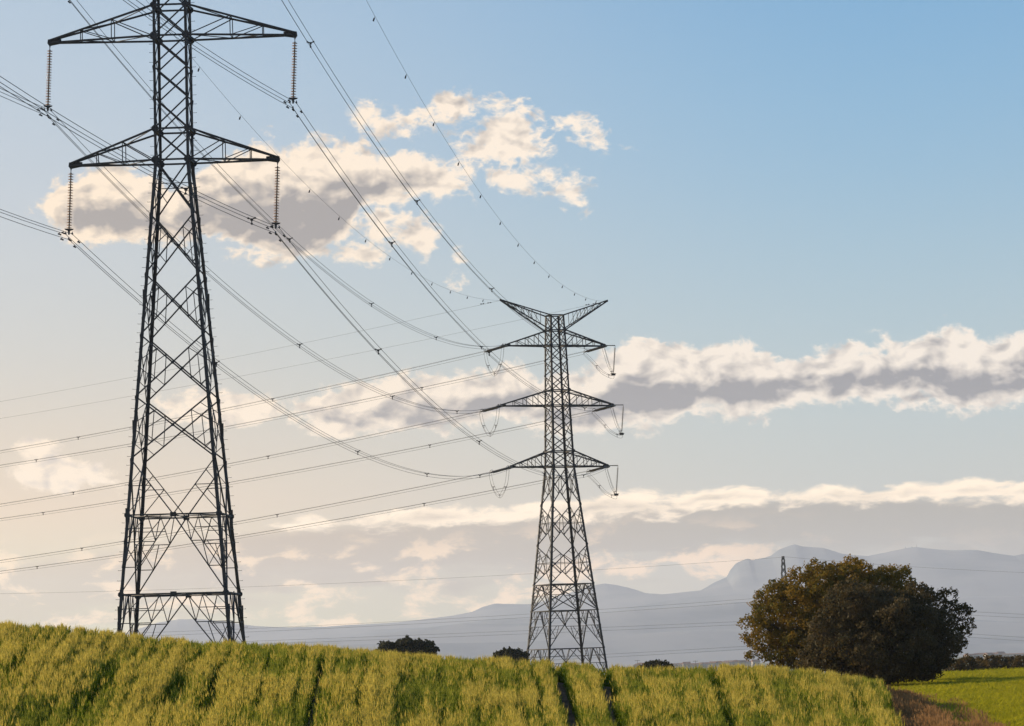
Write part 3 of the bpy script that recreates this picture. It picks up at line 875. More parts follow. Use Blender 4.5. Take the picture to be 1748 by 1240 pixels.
for sg in (-1, 1):
    # raised peaks carrying the earth wires
    mb = MB(); sb = MB()
    tip = Vector((sg * 8.1, 0, Lf['top'] + 2.12))
    for iy in (-1, 1):
        a, e = T2.c(sg, iy, Lf['a']), T2.c(sg, iy, Lf['top'])
        o = Vector((0, iy * 0.06, 0))
        mb.box(a, tip + o - Vector((0, 0, 0.06)), 0.15); mb.box(e, tip + o + Vector((0, 0, 0.06)), 0.15)
        fr = [0.14, 0.3, 0.46, 0.62, 0.8]
        for j, f in enumerate(fr):
            sb.box(tip.lerp(a, f), tip.lerp(e, f), 0.06)
            if j: sb.box(tip.lerp(a, f), tip.lerp(e, fr[j - 1]), 0.055)
    for f in (0.3, 0.46, 0.62, 0.8):
        a0, a1 = tip.lerp(T2.c(sg, -1, Lf['a']), f), tip.lerp(T2.c(sg, 1, Lf['a']), f)
        sb.box(a0, a1, 0.05)
    mb.poly([tip + Vector((sg * x, 0, z)) for x, z in ((-0.4, -0.25), (0.2, -0.1), (0.2, 0.22), (-0.4, 0.05))], (0, 1, 0), 0.18)
    pk = mb.build('earth_wire_peak', M['steel_far'], far_root)
    sb.build('arm_lacing', M['steel_far'], pk)


def world_of(root_loc, rz, loc):
    m_ = Matrix.Rotation(rz, 3, 'Z')
    if root_loc[1] == D1: m_ = m_ @ Matrix.Rotation(TILT1, 3, 'Y')
    return Vector(root_loc) + m_ @ Vector(loc)


L1 = (AX1, D1, N1['base']); L2 = (AX2, D2, F_BASE)

# ------------------------------------------------------------------ insulators
disc_me = None


def disc_mesh():
    global disc_me
    if disc_me is None:
        mb = MB()
        mb.lathe((0, 0, 0), (0, 0, -1), [(0.00, 0.03), (0.03, 0.17), (0.05, 0.185), (0.058, 0.17), (0.045, 0.06), (0.06, 0.03)], 14)
        disc_me = bpy.data.meshes.new('insulator_disc'); disc_me.from_pydata([tuple(v) for v in mb.v], [], mb.f)
        disc_me.materials.append(M['disc'])
        disc_me.polygons.foreach_set('use_smooth', [True] * len(disc_me.polygons))
    return disc_me


def hanging_string(top, bottom, label, group, n=21):
    """suspension string of glass discs with yoke and three clamps, on the near pylon"""
    top = Vector(top); bottom = Vector(bottom)
    root = thing('insulator_string', top, label, 'insulator', 0, group)
    v = bottom - top; Lh = v.length
    q = Vector((0, 0, -1)).rotation_difference(v.normalized())
    root.rotation_mode = 'QUATERNION'; root.rotation_quaternion = q
    mb = MB(); mb.box((0, 0, 0.05), (0, 0, -0.28), 0.05); mb.box((-0.04, 0, -0.12), (0.04, 0, -0.12), 0.08)
    mb.build('shackle', M['cap'], root)
    z0 = -0.30; L_ = Lh - 0.30 - 0.45
    mb = MB(); mb.tube([(0, 0, z0), (0, 0, z0 - L_)], 0.035, 8)
    for k in range(n): mb.tube([(0, 0, z0 - L_ * (k + 0.2) / n), (0, 0, z0 - L_ * (k + 0.2) / n - 0.07)], 0.055, 8)
    mb.build('core_rod', M['cap'], root)
    for k in range(n):
        o = bpy.data.objects.new('insulator_disc', disc_mesh()); sc.collection.objects.link(o)
        o.parent = root; o.location = (0, 0, z0 - L_ * (k + 0.45) / n)
    zy = z0 - L_
    mb = MB()
    mb.poly([(-0.30, 0, zy), (0.30, 0, zy), (0.26, 0, zy - 0.08), (0.08, 0, zy - 0.14), (0.05, 0, zy - 0.40), (-0.05, 0, zy - 0.40), (-0.08, 0, zy - 0.14), (-0.26, 0, zy - 0.08)], (0, 1, 0), 0.05)
    mb.build('yoke_plate', M['cap'], root)
    for x, z in BUNDLE:
        mb = MB(); zz = -Lh + z
        mb.tube([(x, -0.28, zz + 0.0), (x, -0.1, zz + 0.035), (x, 0.1, zz + 0.035), (x, 0.28, zz)], [0.03, 0.06, 0.06, 0.03], 8)
        mb.box((x, 0, zz + 0.03), (x, 0, zz + 0.16), 0.05)
        mb.build('suspension_clamp', M['cap'], root)
    return root


BUNDLE = [(-0.22, 0.10), (0.22, 0.10), (0.0, -0.27)]     # offsets of the three conductors across the line


def span_pts(A, B_, sag, n):
    return [A.lerp(B_, k / n) - Vector((0, 0, 4 * sag * (k / n) * (1 - k / n))) for k in range(n + 1)]


def bundle(name, A, B_, sag, label, group, spacers, n=44, r=0.019, wide=1.0, endwide=1.0, dampers=(), cat='power cable'):
    """three stranded conductors held apart by spacers"""
    root = thing(name, A, label, cat, 0, group)
    d = (B_ - A); d.z = 0; d.normalize(); sdv = Vector((d.y, -d.x, 0))
    C_ = span_pts(A, B_, sag, n)
    def off(k, f):
        x, z = BUNDLE[k]
        return (sdv * x + Vector((0, 0, z))) * (wide + (endwide - wide) * f)
    for k in range(3):
        mb = MB()
        mb.tube([p + off(k, j / n) - A for j, p in enumerate(C_)], r, 5)
        mb.build('conductor', M['wire'], root)
    for f in spacers:
        c = A.lerp(B_, f) - Vector((0, 0, 4 * sag * f * (1 - f))) - A
        mb = MB()
        for k in range(3):
            o = off(k, f)
            mb.box(c, c + o, 0.06, 0.06); mb.box(c + o - d * 0.09, c + o + d * 0.09, 0.10, 0.10)
        mb.box(c - d * 0.05, c + d * 0.05, 0.15, 0.15)
        mb.build('bundle_spacer', M['ball'], root)
    for k, dist in dampers:
        f = dist / (B_ - A).length
        c = A.lerp(B_, f) - Vector((0, 0, 4 * sag * f * (1 - f))) + off(k, f) - A
        mb = MB()
        mb.box(c, c - Vector((0, 0, 0.13)), 0.04)
        mb.tube([c - Vector((0, 0, 0.13)) - d * 0.24, c - Vector((0, 0, 0.13)) - d * 0.11], 0.055, 6)
        mb.tube([c - Vector((0, 0, 0.13)) + d * 0.11, c - Vector((0, 0, 0.13)) + d * 0.24], 0.055, 6)
        mb.tube([c - Vector((0, 0, 0.13)) - d * 0.2, c - Vector((0, 0, 0.13)) + d * 0.2], 0.015, 4)
        mb.build('vibration_damper', M['ball'], root)
    return root


NEAR_TIPS = {('lower', -1): (6.86, 'f'), ('lower', 1): (6.86, 'f'), ('middle', -1): (8.16, 'b'), ('middle', 1): (8.16, 'b'), ('upper', -1): (7.0, 'q'), ('upper', 1): (7.0, 'q')}
SIDE = {-1: 'left', 1: 'right'}
az_in = math.atan2(AX2 - AX1, D2 - D1)                 # direction near -> far
a_prev = R(10.5)
a_next = R(54)
dir_prev = Vector((-math.sin(a_prev), -math.cos(a_prev), 0))
dir_next = Vector((-math.sin(a_next), math.cos(a_next), 0))
back = Vector((-math.sin(az_in), -math.cos(az_in), 0))  # from far pylon back to the near one

SAG = {('upper', -1): 7.0, ('upper', 1): 7.0, ('middle', -1): 7.0, ('middle', 1): 6.5, ('lower', -1): 6.5, ('lower', 1): 6.75}
SPF = {('upper', -1): (0.16, 0.33, 0.52, 0.72, 0.9), ('upper', 1): (0.055, 0.26, 0.47, 0.68, 0.88), ('middle', -1): (0.15, 0.37, 0.6, 0.82),
       ('middle', 1): (0.17, 0.42, 0.63, 0.83), ('lower', -1): (0.19, 0.47, 0.67, 0.87), ('lower', 1): (0.17, 0.42, 0.66, 0.86)}


def tension_string(A, d, slope_, label, group, Ls=3.7):
    """twin tension string: from the arm tip A along d, sloping; returns the end point"""
    dv = (d + Vector((0, 0, -slope_))).normalized()
    root = thing('tension_insulator', A, label, 'insulator', 0, group)
    sdv = d.cross(Vector((0, 0, 1))).normalized()
    for sg in (-1, 1):
        o = sdv * 0.22 * sg
        prof = [(0, 0.03)]
        n = 21; L_ = Ls - 0.9
        for k in range(n):
            h = 0.45 + L_ * k / n
            prof += [(h, 0.04), (h + 0.03, 0.15), (h + 0.05, 0.15), (h + 0.065, 0.04)]
        prof += [(Ls - 0.4, 0.03)]
        mb = MB(); mb.lathe(o, dv, prof, 8)
        mb.build('disc_stack', M['disc_far'], root)
    mb = MB()
    mb.box(-sdv * 0.3 + dv * 0.3, sdv * 0.3 + dv * 0.3, 0.16, 0.10); mb.box((0, 0, 0), dv * 0.35, 0.10)
    mb.box(-sdv * 0.32 + dv * (Ls - 0.4), sdv * 0.32 + dv * (Ls - 0.4), 0.2, 0.12); mb.box(dv * (Ls - 0.4), dv * Ls, 0.14)
    mb.build('yoke_plate', M['cap'], root)
    for h, rr in ((0.5, 0.34), (Ls - 0.25, 0.36)):
        mb = MB(); u = Vector((0, 0, 1)); c = dv * h
        mb.tube([c + (dv * math.cos(t_) + u * math.sin(t_)) * rr for t_ in np.linspace(-0.6, math.pi + 0.6, 15)], 0.03, 5)
        mb.build('arcing_horn', M['cap'], root)
    return A + dv * Ls


def jumper(pts, label, group):
    """slack three-wire loop through the given points (smooth)"""
    P_ = [Vector(p) for p in pts]
    root = thing('jumper_loop', P_[0], label, 'jumper cable', 0, group)
    def cr(i, t_):
        p0, p1, p2, p3 = P_[max(i - 1, 0)], P_[i], P_[i + 1], P_[min(i + 2, len(P_) - 1)]
        return 0.5 * (2 * p1 + (p2 - p0) * t_ + (2 * p0 - 5 * p1 + 4 * p2 - p3) * t_ ** 2 + (3 * p1 - p0 - 3 * p2 + p3) * t_ ** 3)
    C_ = [cr(i, k / 10) for i in range(len(P_) - 1) for k in range(10)] + [P_[-1]]
    hd = (P_[-1] - P_[0]); hd.z = 0; hd.normalize(); sdv = Vector((hd.y, -hd.x, 0))
    n = len(C_)
    for k, (ox, oz) in enumerate(((-0.2, 0.0), (0.2, 0.0), (0.0, -0.42))):
        pts_ = []
        for j, c in enumerate(C_):
            tg = (C_[min(j + 1, n - 1)] - C_[max(j - 1, 0)]).normalized()
            nrm = tg.cross(sdv).normalized()
            if nrm.z > 0: nrm = -nrm
            pts_.append(c - P_[0] + sdv * ox - nrm * oz)
        mb = MB(); mb.tube(pts_, 0.019, 5); mb.build('conductor', M['wire'], root)
    for f in (0.3, 0.5, 0.72):
        j = int(f * n); c = C_[j] - P_[0]
        mb = MB(); mb.box(c - sdv * 0.22, c + sdv * 0.22, 0.07); mb.box(c, c - Vector((0, 0, 0.4)), 0.06)
        mb.build('bundle_spacer', M['ball'], root)


WHICH = {('upper', -1): 'top left', ('upper', 1): 'top right', ('middle', -1): 'middle left', ('middle', 1): 'middle right', ('lower', -1): 'lower left', ('lower', 1): 'lower right'}
far_axis = Matrix.Rotation(rz2, 3, 'Z') @ Vector((1, 0, 0))
for key in [('upper', -1), ('upper', 1), ('middle', -1), ('middle', 1), ('lower', -1), ('lower', 1)]:
    nm, sg = key
    wn = WHICH[key]
    tx, zk = NEAR_TIPS[key]
    tip = world_of(L1, rz1, (sg * tx, 0, Ln[zk] - 0.2))
    hang = tip + Vector((-0.25, 0.05, -4.50))
    hanging_string(tip, hang, 'string of glass discs hanging from the %s arm of the near pylon' % wn, 'suspension strings on the near pylon')
    # far pylon
    zb, zt, tx2 = ARM2[nm]
    tip2 = world_of(L2, rz2, (sg * tx2, 0, zb + 0.0))
    e_in = tension_string(tip2, back, 0.10, 'disc string at the %s arm of the far pylon, pulled toward the camera' % wn, 'tension strings on the far pylon')
    e_out = tension_string(tip2 + Vector((0, 0, -0.02)), dir_next, 0.16 if sg < 0 else 0.16, 'disc string at the %s arm of the far pylon, slanting down to the left' % wn, 'tension strings on the far pylon')
    bundle('conductor_bundle', hang, e_in, SAG[key], 'three-wire bundle sweeping from the near pylon\'s %s arm to the far pylon' % wn, 'conductor bundles between the two pylons', SPF[key],
           dampers=((0, 1.3), (1, 1.9), (2, 1.6)), endwide=0.9)
    endp = hang + dir_prev * 205 + Vector((0, 0, -0.02 * 205 + 0.0007 * 205 ** 2))
    sag_p = 0.0007 * 205 ** 2 / 4
    bundle('conductor_bundle', hang, endp, sag_p, 'three-wire bundle from the near pylon\'s %s arm toward the upper left' % wn, 'conductor bundles leaving the near pylon toward the camera',
           ((0.03, 0.105, 0.45) if key == ('lower', 1) else (0.30, 0.55, 0.8)), dampers=((0, 1.9), (1, 1.3), (2, 1.5)))
    Ln_ = 330
    endn = e_out + dir_next * Ln_ + Vector((0, 0, -0.11 * Ln_ + 0.00025 * Ln_ ** 2))
    bundle('conductor_bundle', e_out, endn, 0.00025 * Ln_ ** 2 / 4, 'three-wire bundle from the far pylon\'s %s arm to the left edge' % wn, 'conductor bundles leaving the far pylon to the left',
           (0.09 + 0.03 * (sg < 0), 0.21 + 0.03 * (sg < 0), 0.33, 0.45), n=30)
    zlow = tip2.z
    if sg < 0:
        m_ = (e_in + e_out) / 2
        jumper([e_in + Vector((0, 0, -0.1)), e_in.lerp(e_out, 0.13) + Vector((0, 0, -2.1)), m_ + Vector((0, 0, -3.45)), e_in.lerp(e_out, 0.86) + Vector((0, 0, -1.9)), e_out + Vector((0, 0, -0.1))],
               'slack cable loop hanging below the %s arm of the far pylon' % wn, 'jumper loops on the far pylon')
    else:
        ot = tip2 + far_axis * OUTR
        ob = ot + Vector((-0.40, 0, -4.15))
        root = thing('jumper_insulator', ot, 'upright thin disc string beyond the far pylon\'s %s arm, holding its loop' % wn, 'insulator', 0, 'jumper strings on the far pylon')
        mb = MB(); dv = (ob - ot).normalized()
        prof = [(0, 0.03)]
        for k in range(20):
            h = 0.3 + 3.4 * k / 20
            prof += [(h, 0.04), (h + 0.04, 0.15), (h + 0.06, 0.15), (h + 0.075, 0.04)]
        prof += [(4.0, 0.03)]
        mb.lathe((0, 0, 0), dv, prof, 8); mb.build('disc_stack', M['disc_far'], root)
        mb = MB(); c = dv * 4.1
        mb.box(c - far_axis * 0.3, c + far_axis * 0.3, 0.2, 0.28); mb.tube([c + Vector((math.cos(t_) * 0.4, math.sin(t_) * 0.4, 0.1)) for t_ in np.linspace(0, 5.6, 12)], 0.035, 5)
        mb.build('yoke_plate', M['cap'], root)
        jumper([e_in + Vector((0, 0, -0.1)), e_in.lerp(ob, 0.5) + Vector((0, 0, -0.55)), ob + Vector((0, 0, -0.1)),
                ob.lerp(e_out, 0.38) + Vector((0, 0, -0.75)), ob.lerp(e_out, 0.7) + Vector((0, 0, -0.35)), e_out + Vector((0, 0, -0.1))],
               'slack cable loop below the far pylon\'s %s arm and its hanging string' % wn, 'jumper loops on the far pylon')

# earth wires with spiral markers
for sg, zz, sag in ((-1, 55.9, 7.4), (1, 55.9, 7.6)):
    A_ = world_of(L1, rz1, (sg * 8.3, 0, zz - N1['base']))
    B_ = world_of(L2, rz2, (sg * 8.1, 0, Lf['top'] + 2.12))
    root = thing('earth_wire', A_, 'thin %s earth wire with small dark markers, between the two large pylons' % SIDE[sg], 'earth wire', 0, 'earth wires on the pylon peaks')
    C_ = span_pts(A_, B_, sag, 60)
    mb = MB(); mb.tube([p - A_ for p in C_], 0.0125, 5); mb.build('strand', M['wire'], root)
    for k in range(14):
        f = 0.071 + 0.0662 * k + (0.0 if sg > 0 else -0.012)
        c = A_.lerp(B_, f) - Vector((0, 0, 4 * sag * f * (1 - f))) - A_
        mb = MB(); mb.tube([c + Vector((0.0, 0, 0.02)), c + Vector((-0.10, 0, -0.18))], 0.02, 4)
        mb.box(c + Vector((-0.07, 0, -0.12)), c + Vector((-0.15, 0, -0.36)), 0.11, 0.11)
        mb.build('bird_marker', M['ball'], root)
    Ln_ = 330
    A2 = B_
    E_ = A2 + Vector((-math.sin(R(58)), math.cos(R(58)), 0)) * Ln_ + Vector((0, 0, -0.107 * Ln_ + 0.0002 * Ln_ ** 2))
    root = thing('earth_wire', A2, 'thin plain %s earth wire running from the far pylon to the left edge' % SIDE[sg], 'earth wire', 0, 'earth wires on the pylon peaks')
    mb = MB(); mb.tube([p - A2 for p in span_pts(A2, E_, 0.0002 * Ln_ ** 2 / 4, 30)], 0.014, 5); mb.build('strand', M['wire'], root)
    mb = MB()
    for dd in (2.0, 3.2):
        c = (E_ - A2).normalized() * dd - Vector((0, 0, 0.1)); h = (E_ - A2).normalized() * 0.3
        mb.tube([c - h, c - h * 0.4], 0.07, 6); mb.tube([c + h * 0.4, c + h], 0.07, 6); mb.tube([c - h, c + h], 0.02, 4)
    mb.build('vibration_damper', M['ball'], root)
    E_ = A_ + dir_prev * 205 + Vector((0, 0, -0.02 * 205 + 0.0007 * 205 ** 2))
    root = thing('earth_wire', A_, 'thin %s earth wire leading from the near pylon peak toward the camera' % SIDE[sg], 'earth wire', 0, 'earth wires on the pylon peaks')
    mb = MB(); mb.tube([p - A_ for p in span_pts(A_, E_, 7.3, 40)], 0.0125, 5); mb.build('strand', M['wire'], root)

# ------------------------------------------------------------------ distant line with its own pylon
D3 = 1300.0
p3 = at(1343, 1130, D3)
g3 = float(gz(p3.x, D3))
r3 = thing('lattice_pylon', (p3.x + 0.1, D3, g3), 'tiny slim distant pylon whose tip rises above the left oak', 'pylon', R(8), 'high voltage lattice pylons')
top3 = at(1343, 950, D3).z - g3
T3 = Pylon(r3, [(0, 4.6), (top3 - 7.5, 1.75), (top3 - 0.4, 0.95), (top3, 0.8)], M['steel_far'], 0.28, 0.17, 0.10)
T3.legs(0, top3, bolts=())
nz = 14
zz = [top3 * (1 - (1 - k / nz) ** 1.25) for k in range(nz + 1)]
for a_, e_ in zip(zz[:-1], zz[1:]): T3.xpanel(a_, e_)
T3.beams(top3)
lev3 = [at(1343, y, D3).z - g3 for y in (1018, 1058, 1099)]
for z_, tx_, nm_ in zip(lev3, (5.2, 6.2, 5.4), ('upper', 'middle', 'lower')):
    for sg in (-1, 1):
        T3.arm(sg, z_ - 0.1, z_ + 1.9, tx_, z_ - 0.1, (0.5,), nm_ + '_crossarm', 0.2)


def wire_through(pts, label, dz=0.0, Y=D3, r=0.035, dY=0.0, shift=0.0):
    """one sagging wire: a parabola through three sighted points on each side of the pylon"""
    P_ = []
    for trio in pts:
        W_ = [at(x, y, Y) for x, y in trio]
        c = np.polyfit([q.x for q in W_], [q.z for q in W_], 2)
        xs = np.linspace(W_[0].x, W_[-1].x, 26)
        P_ += [Vector((x, Y + dY, float(np.polyval(c, x)) + dz)) for x in xs]
    A_ = P_[0]
    mb = MB(); mb.tube([p - A_ for p in P_], r, 4)
    o = mb.build('overhead_wire', M['wire'])
    o.location = A_
    tag(o, label, 'power cable', 'wires of the distant line')


wire_through([[(-60, 1015), (900, 980), (1343, 951)], [(1343, 951), (1545, 967), (1850, 981)]], 'single thin wire crossing at the height of the mountain tops, over the distant pylon tip', r=0.03)
for (lv, L3, R3) in (('upper', [(-60, 1090), (900, 1049), (1343, 1018)], [(1343, 1018), (1660, 1045), (1850, 1053)]),
                     ('middle', [(-60, 1112), (900, 1077), (1343, 1058)], [(1343, 1058), (1660, 1083), (1850, 1095)]),
                     ('lower', [(-60, 1150), (1040, 1117), (1343, 1099)], [(1343, 1099), (1660, 1124), (1850, 1138)])):
    for sg, wd in ((-1, 'upper'), (1, 'lower')):
        yy = 0 if sg < 0 else 5
        wire_through([[(x, y + yy) for x, y in L3], [(x, y + yy) for x, y in R3]], '%s wire of the %s pair passing low behind the far pylon' % (wd, lv), dY=-sg * 5.0 * -1)


# ------------------------------------------------------------------ trees
def leaves(centers, normals, size, seed, elong=1.5):
    """quads facing roughly along the normals"""
    r_ = np.random.default_rng(seed)
    n = len(centers)
    nr = normals + r_.normal(0, 0.55, (n, 3)); nr /= np.linalg.norm(nr, axis=1)[:, None] + 1e-9
    a = np.cross(nr, r_.normal(0, 1, (n, 3))); a /= np.linalg.norm(a, axis=1)[:, None] + 1e-9
    c = np.cross(nr, a)
    sz = size * r_.uniform(0.65, 1.35, n)[:, None]
    a = a * sz * elong * 0.5; c = c * sz * 0.5
    V = np.stack([centers - a, centers - c * 0.9 + a * 0.05, centers + a, centers + c * 0.9 + a * 0.05], 1).reshape(-1, 3)
    F = np.arange(4 * n).reshape(n, 4)
    return V, F


def crown(loc, ells, nclump, leaf, seed, dens=110, boughs=True, cr=(0.28, 0.62), inner=0.35, sep=1.0):
    """ells: ellipsoids (cx, cy, cz, rx, ry, rz) making up the crown, relative to the tree's base"""
    r_ = np.random.default_rng(seed)
    E0 = np.array(ells, float); subs = []
    for e in E0:          # boughs: smaller lobes standing out of each main lobe
        nb_ = int(5 + 9 * e[3] * e[5] / 6.0) if boughs else 0
        for _ in range(nb_):
            d = r_.normal(0, 1, 3); d /= np.linalg.norm(d)
            if d[2] < -0.5: d[2] *= -1
            q = min(e[3], e[5]) * r_.uniform(0.26, 0.42)
            subs.append([*(e[:3] + d * e[3:] * 0.80), q * 1.1, q * 1.1, q])
    E_ = np.concatenate([E0 * np.array([1, 1, 1, .86, .86, .86]), np.array(subs)]) if subs else E0
    area = (E_[:, 3] * E_[:, 5]) + (E_[:, 4] * E_[:, 5]); pr_ = area / area.sum()
    C_, Nn = [], []
    made = 0; tries = 0; cen = np.zeros((0, 4))
    while made < nclump and tries < nclump * 14:
        tries += 1
        k = r_.choice(len(E_), p=pr_)
        d = r_.normal(0, 1, 3); d /= np.linalg.norm(d)
        fr = 1.0 - abs(r_.normal(0, 0.09)) if r_.random() > inner else r_.uniform(0.45, 0.9)
        bump = 1 + 0.10 * math.sin(5.1 * d[0] + 3.3 * d[2] + seed) * math.cos(4.3 * d[1] - 2.1 * d[2] + k) + 0.06 * math.sin(11 * d[0] + 9 * d[2] + k)
        p = E_[k, :3] + d * E_[k, 3:] * fr * bump
        if p[2] < 0.05: continue
        inside = False
        for q in range(len(E_)):
            if q != k and np.sum(((p - E_[q, :3]) / E_[q, 3:]) ** 2) < 0.45: inside = True
        if inside: continue
        rad = r_.uniform(*cr)
        if len(cen) and np.any(np.linalg.norm(cen[:, :3] - p, axis=1) < 0.62 * (cen[:, 3] + rad) * sep): continue
        cen = np.vstack([cen, [*p, rad]])
        m_ = int(dens * (rad / 0.45) ** 2)
        dd = r_.normal(0, 1, (m_, 3)); dd /= np.linalg.norm(dd, axis=1)[:, None]
        dd = dd[(dd @ d) > -0.55]
        rr = rad * r_.uniform(0.35, 1.05, (len(dd), 1)) ** 0.6
        lump = 1 + 0.35 * np.sin(6 * dd[:, :1] + r_.uniform(0, 6)) * np.sin(6 * dd[:, 2:] + r_.uniform(0, 6))
        C_.append(p + dd * rr * lump * np.array([1, 1, 0.85])); Nn.append(dd)
        made += 1
    C_ = np.concatenate(C_); Nn = np.concatenate(Nn)
    return leaves(C_, Nn, leaf, seed + 1)


def tree(name, loc, ells, nclump, leaf, seed, mt, label, cat, group=None, dens=110, cr=(0.28, 0.62), trunk=None, inner=0.35, limb_n=9):
    root = thing(name, loc, label, cat, 0, group)
    V, F = crown(loc, ells, nclump, leaf, seed, dens, nclump > 200, cr, inner)
    me = mesh_np('crown', V, F, [mt])
    o = bpy.data.objects.new('crown', me); sc.collection.objects.link(o); o.parent = root
    r_ = random.Random(seed)
    mb = MB()
    tx_, ty_, th, tr = trunk or (0, 0, 1.6, 0.22)
    mb.tube([(tx_, ty_, -0.3), (tx_ + 0.03, ty_, th * 0.3), (tx_ - 0.04, ty_ + 0.03, th * 0.7), (tx_, ty_, th)], [tr * 1.25, tr, tr * 0.9, tr * 0.8], 9)
    for k in range(limb_n):
        e_ = ells[k % len(ells)]
        d = Vector((r_.uniform(-1, 1), r_.uniform(-1, 1), r_.uniform(-0.2, 1))).normalized()
        end = Vector(e_[:3]) + Vector((d.x * e_[3], d.y * e_[4], d.z * e_[5])) * 0.82
        st = Vector((tx_, ty_, th * r_.uniform(0.6, 1)))
        md = st.lerp(end, 0.5) + Vector((r_.uniform(-.3, .3), r_.uniform(-.3, .3), r_.uniform(0, .4)))
        mb.tube([st, st.lerp(md, 0.5) + Vector((0, 0, .1)), md, end.lerp(md, 0.4), end], [tr * 0.55, tr * 0.4, tr * 0.28, tr * 0.16, tr * 0.06], 6)
    mb.build('trunk', M['bark'], root)
    return root


def rel(base, x, y, Y):
    p = at(x, y, Y); return (p.x - base[0], p.y - base[1], p.z - base[2])


PXM = lambda px, Y: px / FPX * Y


def ell(base, x, y, Y, rx, ry, dy=None):
    """an ellipsoid lobe: centre sighted at (x, y), radii in picture pixels; depth radius about the width"""
    c = rel(base, x, y, Y)
    return (c[0], c[1], c[2], PXM(rx, Y), PXM(dy or rx, Y), PXM(ry, Y))


# left oak
bA = at(1395, 1165, 194.0); bA = (bA.x, 194.0, float(gz(bA.x, 194.0)))
tree('oak_tree', bA, [ell(bA, 1430, 1036, 194, 88, 70), ell(bA, 1350, 1056, 193.4, 60, 52), ell(bA, 1305, 1085, 193, 32, 38), ell(bA, 1330, 1112, 193, 36, 32), ell(bA, 1500, 1012, 195, 58, 42),
                     ell(bA, 1385, 1100, 193, 80, 46), ell(bA, 1470, 1085, 195, 90, 66), ell(bA, 1285, 1066, 193, 14, 10), ell(bA, 1535, 990, 195.5, 24, 18), ell(bA, 1290, 1120, 193, 16, 12), ell(bA, 1400, 1000, 194, 52, 36), ell(bA, 1328, 1044, 193.5, 40, 38), ell(bA, 1376, 1006, 194, 36, 28)],
     1000, 0.088, 11, M['oak_gold'], 'broad oak with golden brown leaves, behind and left of the darker oak', 'tree', 'oaks at the field edge', dens=270, cr=(0.26, 0.6))
# front oak
YB = 180.0
bB = at(1512, 1160, YB); bB = (bB.x, YB, float(gz(bB.x, YB)))
tree('oak_tree', bB, [ell(bB, 1505, 1078, YB, 104, 84), ell(bB, 1440, 1094, YB - .5, 62, 56), ell(bB, 1572, 1088, YB + .5, 54, 62), ell(bB, 1392, 1122, YB - 1, 28, 26), ell(bB, 1500, 1112, YB - 1, 118, 44),
                     ell(bB, 1412, 1098, YB - .5, 30, 30), ell(bB, 1470, 1042, YB - .5, 46, 36), ell(bB, 1500, 1140, YB - 1, 95, 26), ell(bB, 1570, 1136, YB, 46, 28)],
     1000, 0.09, 23, M['oak_brown'], 'dense rounded oak with dull grey brown leaves, in front of its neighbours', 'tree', 'oaks at the field edge', dens=210, cr=(0.22, 0.46))
# right oak, looser
bC = at(1588, 1158, 191); bC = (bC.x, 191.0, float(gz(bC.x, 191.0)))
tree('oak_tree', bC, [ell(bC, 1592, 1052, 191, 46, 44), ell(bC, 1625, 1072, 191, 34, 42), ell(bC, 1600, 1100, 190.5, 44, 44), ell(bC, 1642, 1052, 191, 20, 18), ell(bC, 1575, 1130, 190.5, 32, 26)],
     250, 0.10, 37, M['oak_green'], 'loose open oak with sky showing through, rightmost of the group', 'tree', 'oaks at the field edge', dens=130, cr=(0.2, 0.38), inner=0.12)

# far bushes beyond the wheat crest
for (x, y, wpx, hpx, Y, sd_, lb) in ((695, 1108, 52, 15, 400, 51, 'wide low dark tree clump between the two large pylons'),
                                     (872, 1120, 26, 10, 420, 52, 'small dark tree clump at the left foot of the far pylon'),
                                     (1121, 1139, 30, 8, 430, 53, 'low dark bush on the skyline to the right of the far pylon')):
    c = at(x, y, Y); g = float(gz(c.x, Y)); bb = (c.x, Y, g)
    k = wpx / 3.0
    es = [ell(bb, x + dx * wpx, y + dyy * hpx, Y, wpx * rw, hpx * rh, wpx * rw) for dx, dyy, rw, rh in ((-0.55, 0.2, 0.46, 0.85), (0.0, 0.0, 0.5, 1.0), (0.5, 0.15, 0.5, 0.85), (-0.2, 0.9, 0.7, 0.9), (0.3, 0.9, 0.65, 0.9))]
    tree('round_tree', bb, es, max(60, int(wpx * hpx * 0.42)), 0.2, sd_, M['bush'], lb, 'tree', 'dark trees beyond the crest', dens=190, cr=(0.4, 0.7), trunk=(0, 0, max(c.z - g, 1.5), 0.3), limb_n=5)

# brown hedge bushes at the right
for k in range(9):
    x = 1632 + k * 19; Y = 300 + 4 * (k % 3)
    yb = 1150; hh = [10, 15, 11, 16, 12, 14, 15, 13, 16][k]
    yc = 1136 - 0.25 * k
    c = at(x, yc, Y); g = float(gz(c.x, Y)); bb = (c.x, Y, g)
    lb = ['leftmost brown bush of the hedge, tucked against the right oak', 'second brown hedge bush to the right of the oaks', 'third brown hedge bush to the right of the oaks',
          'fourth brown hedge bush to the right of the oaks', 'hedge bush in the middle of the brown row', 'sixth brown hedge bush counting from the oaks', 'seventh brown hedge bush counting from the oaks',
          'second last brown hedge bush before the right edge', 'brown hedge bush at the right edge of the picture'][k]
    tree('hedge_bush', bb, [ell(bb, x, yc, Y, 13, hh), ell(bb, x - 7, yc + 5, Y, 9, hh * .8), ell(bb, x + 6, yc + 6, Y, 10, hh * .7)], 55, 0.12, 70 + k, M['hedge'], lb, 'bush', 'brown hedge bushes',
         dens=170, cr=(0.2, 0.36), trunk=(0, 0, 0.8, 0.08), limb_n=5)


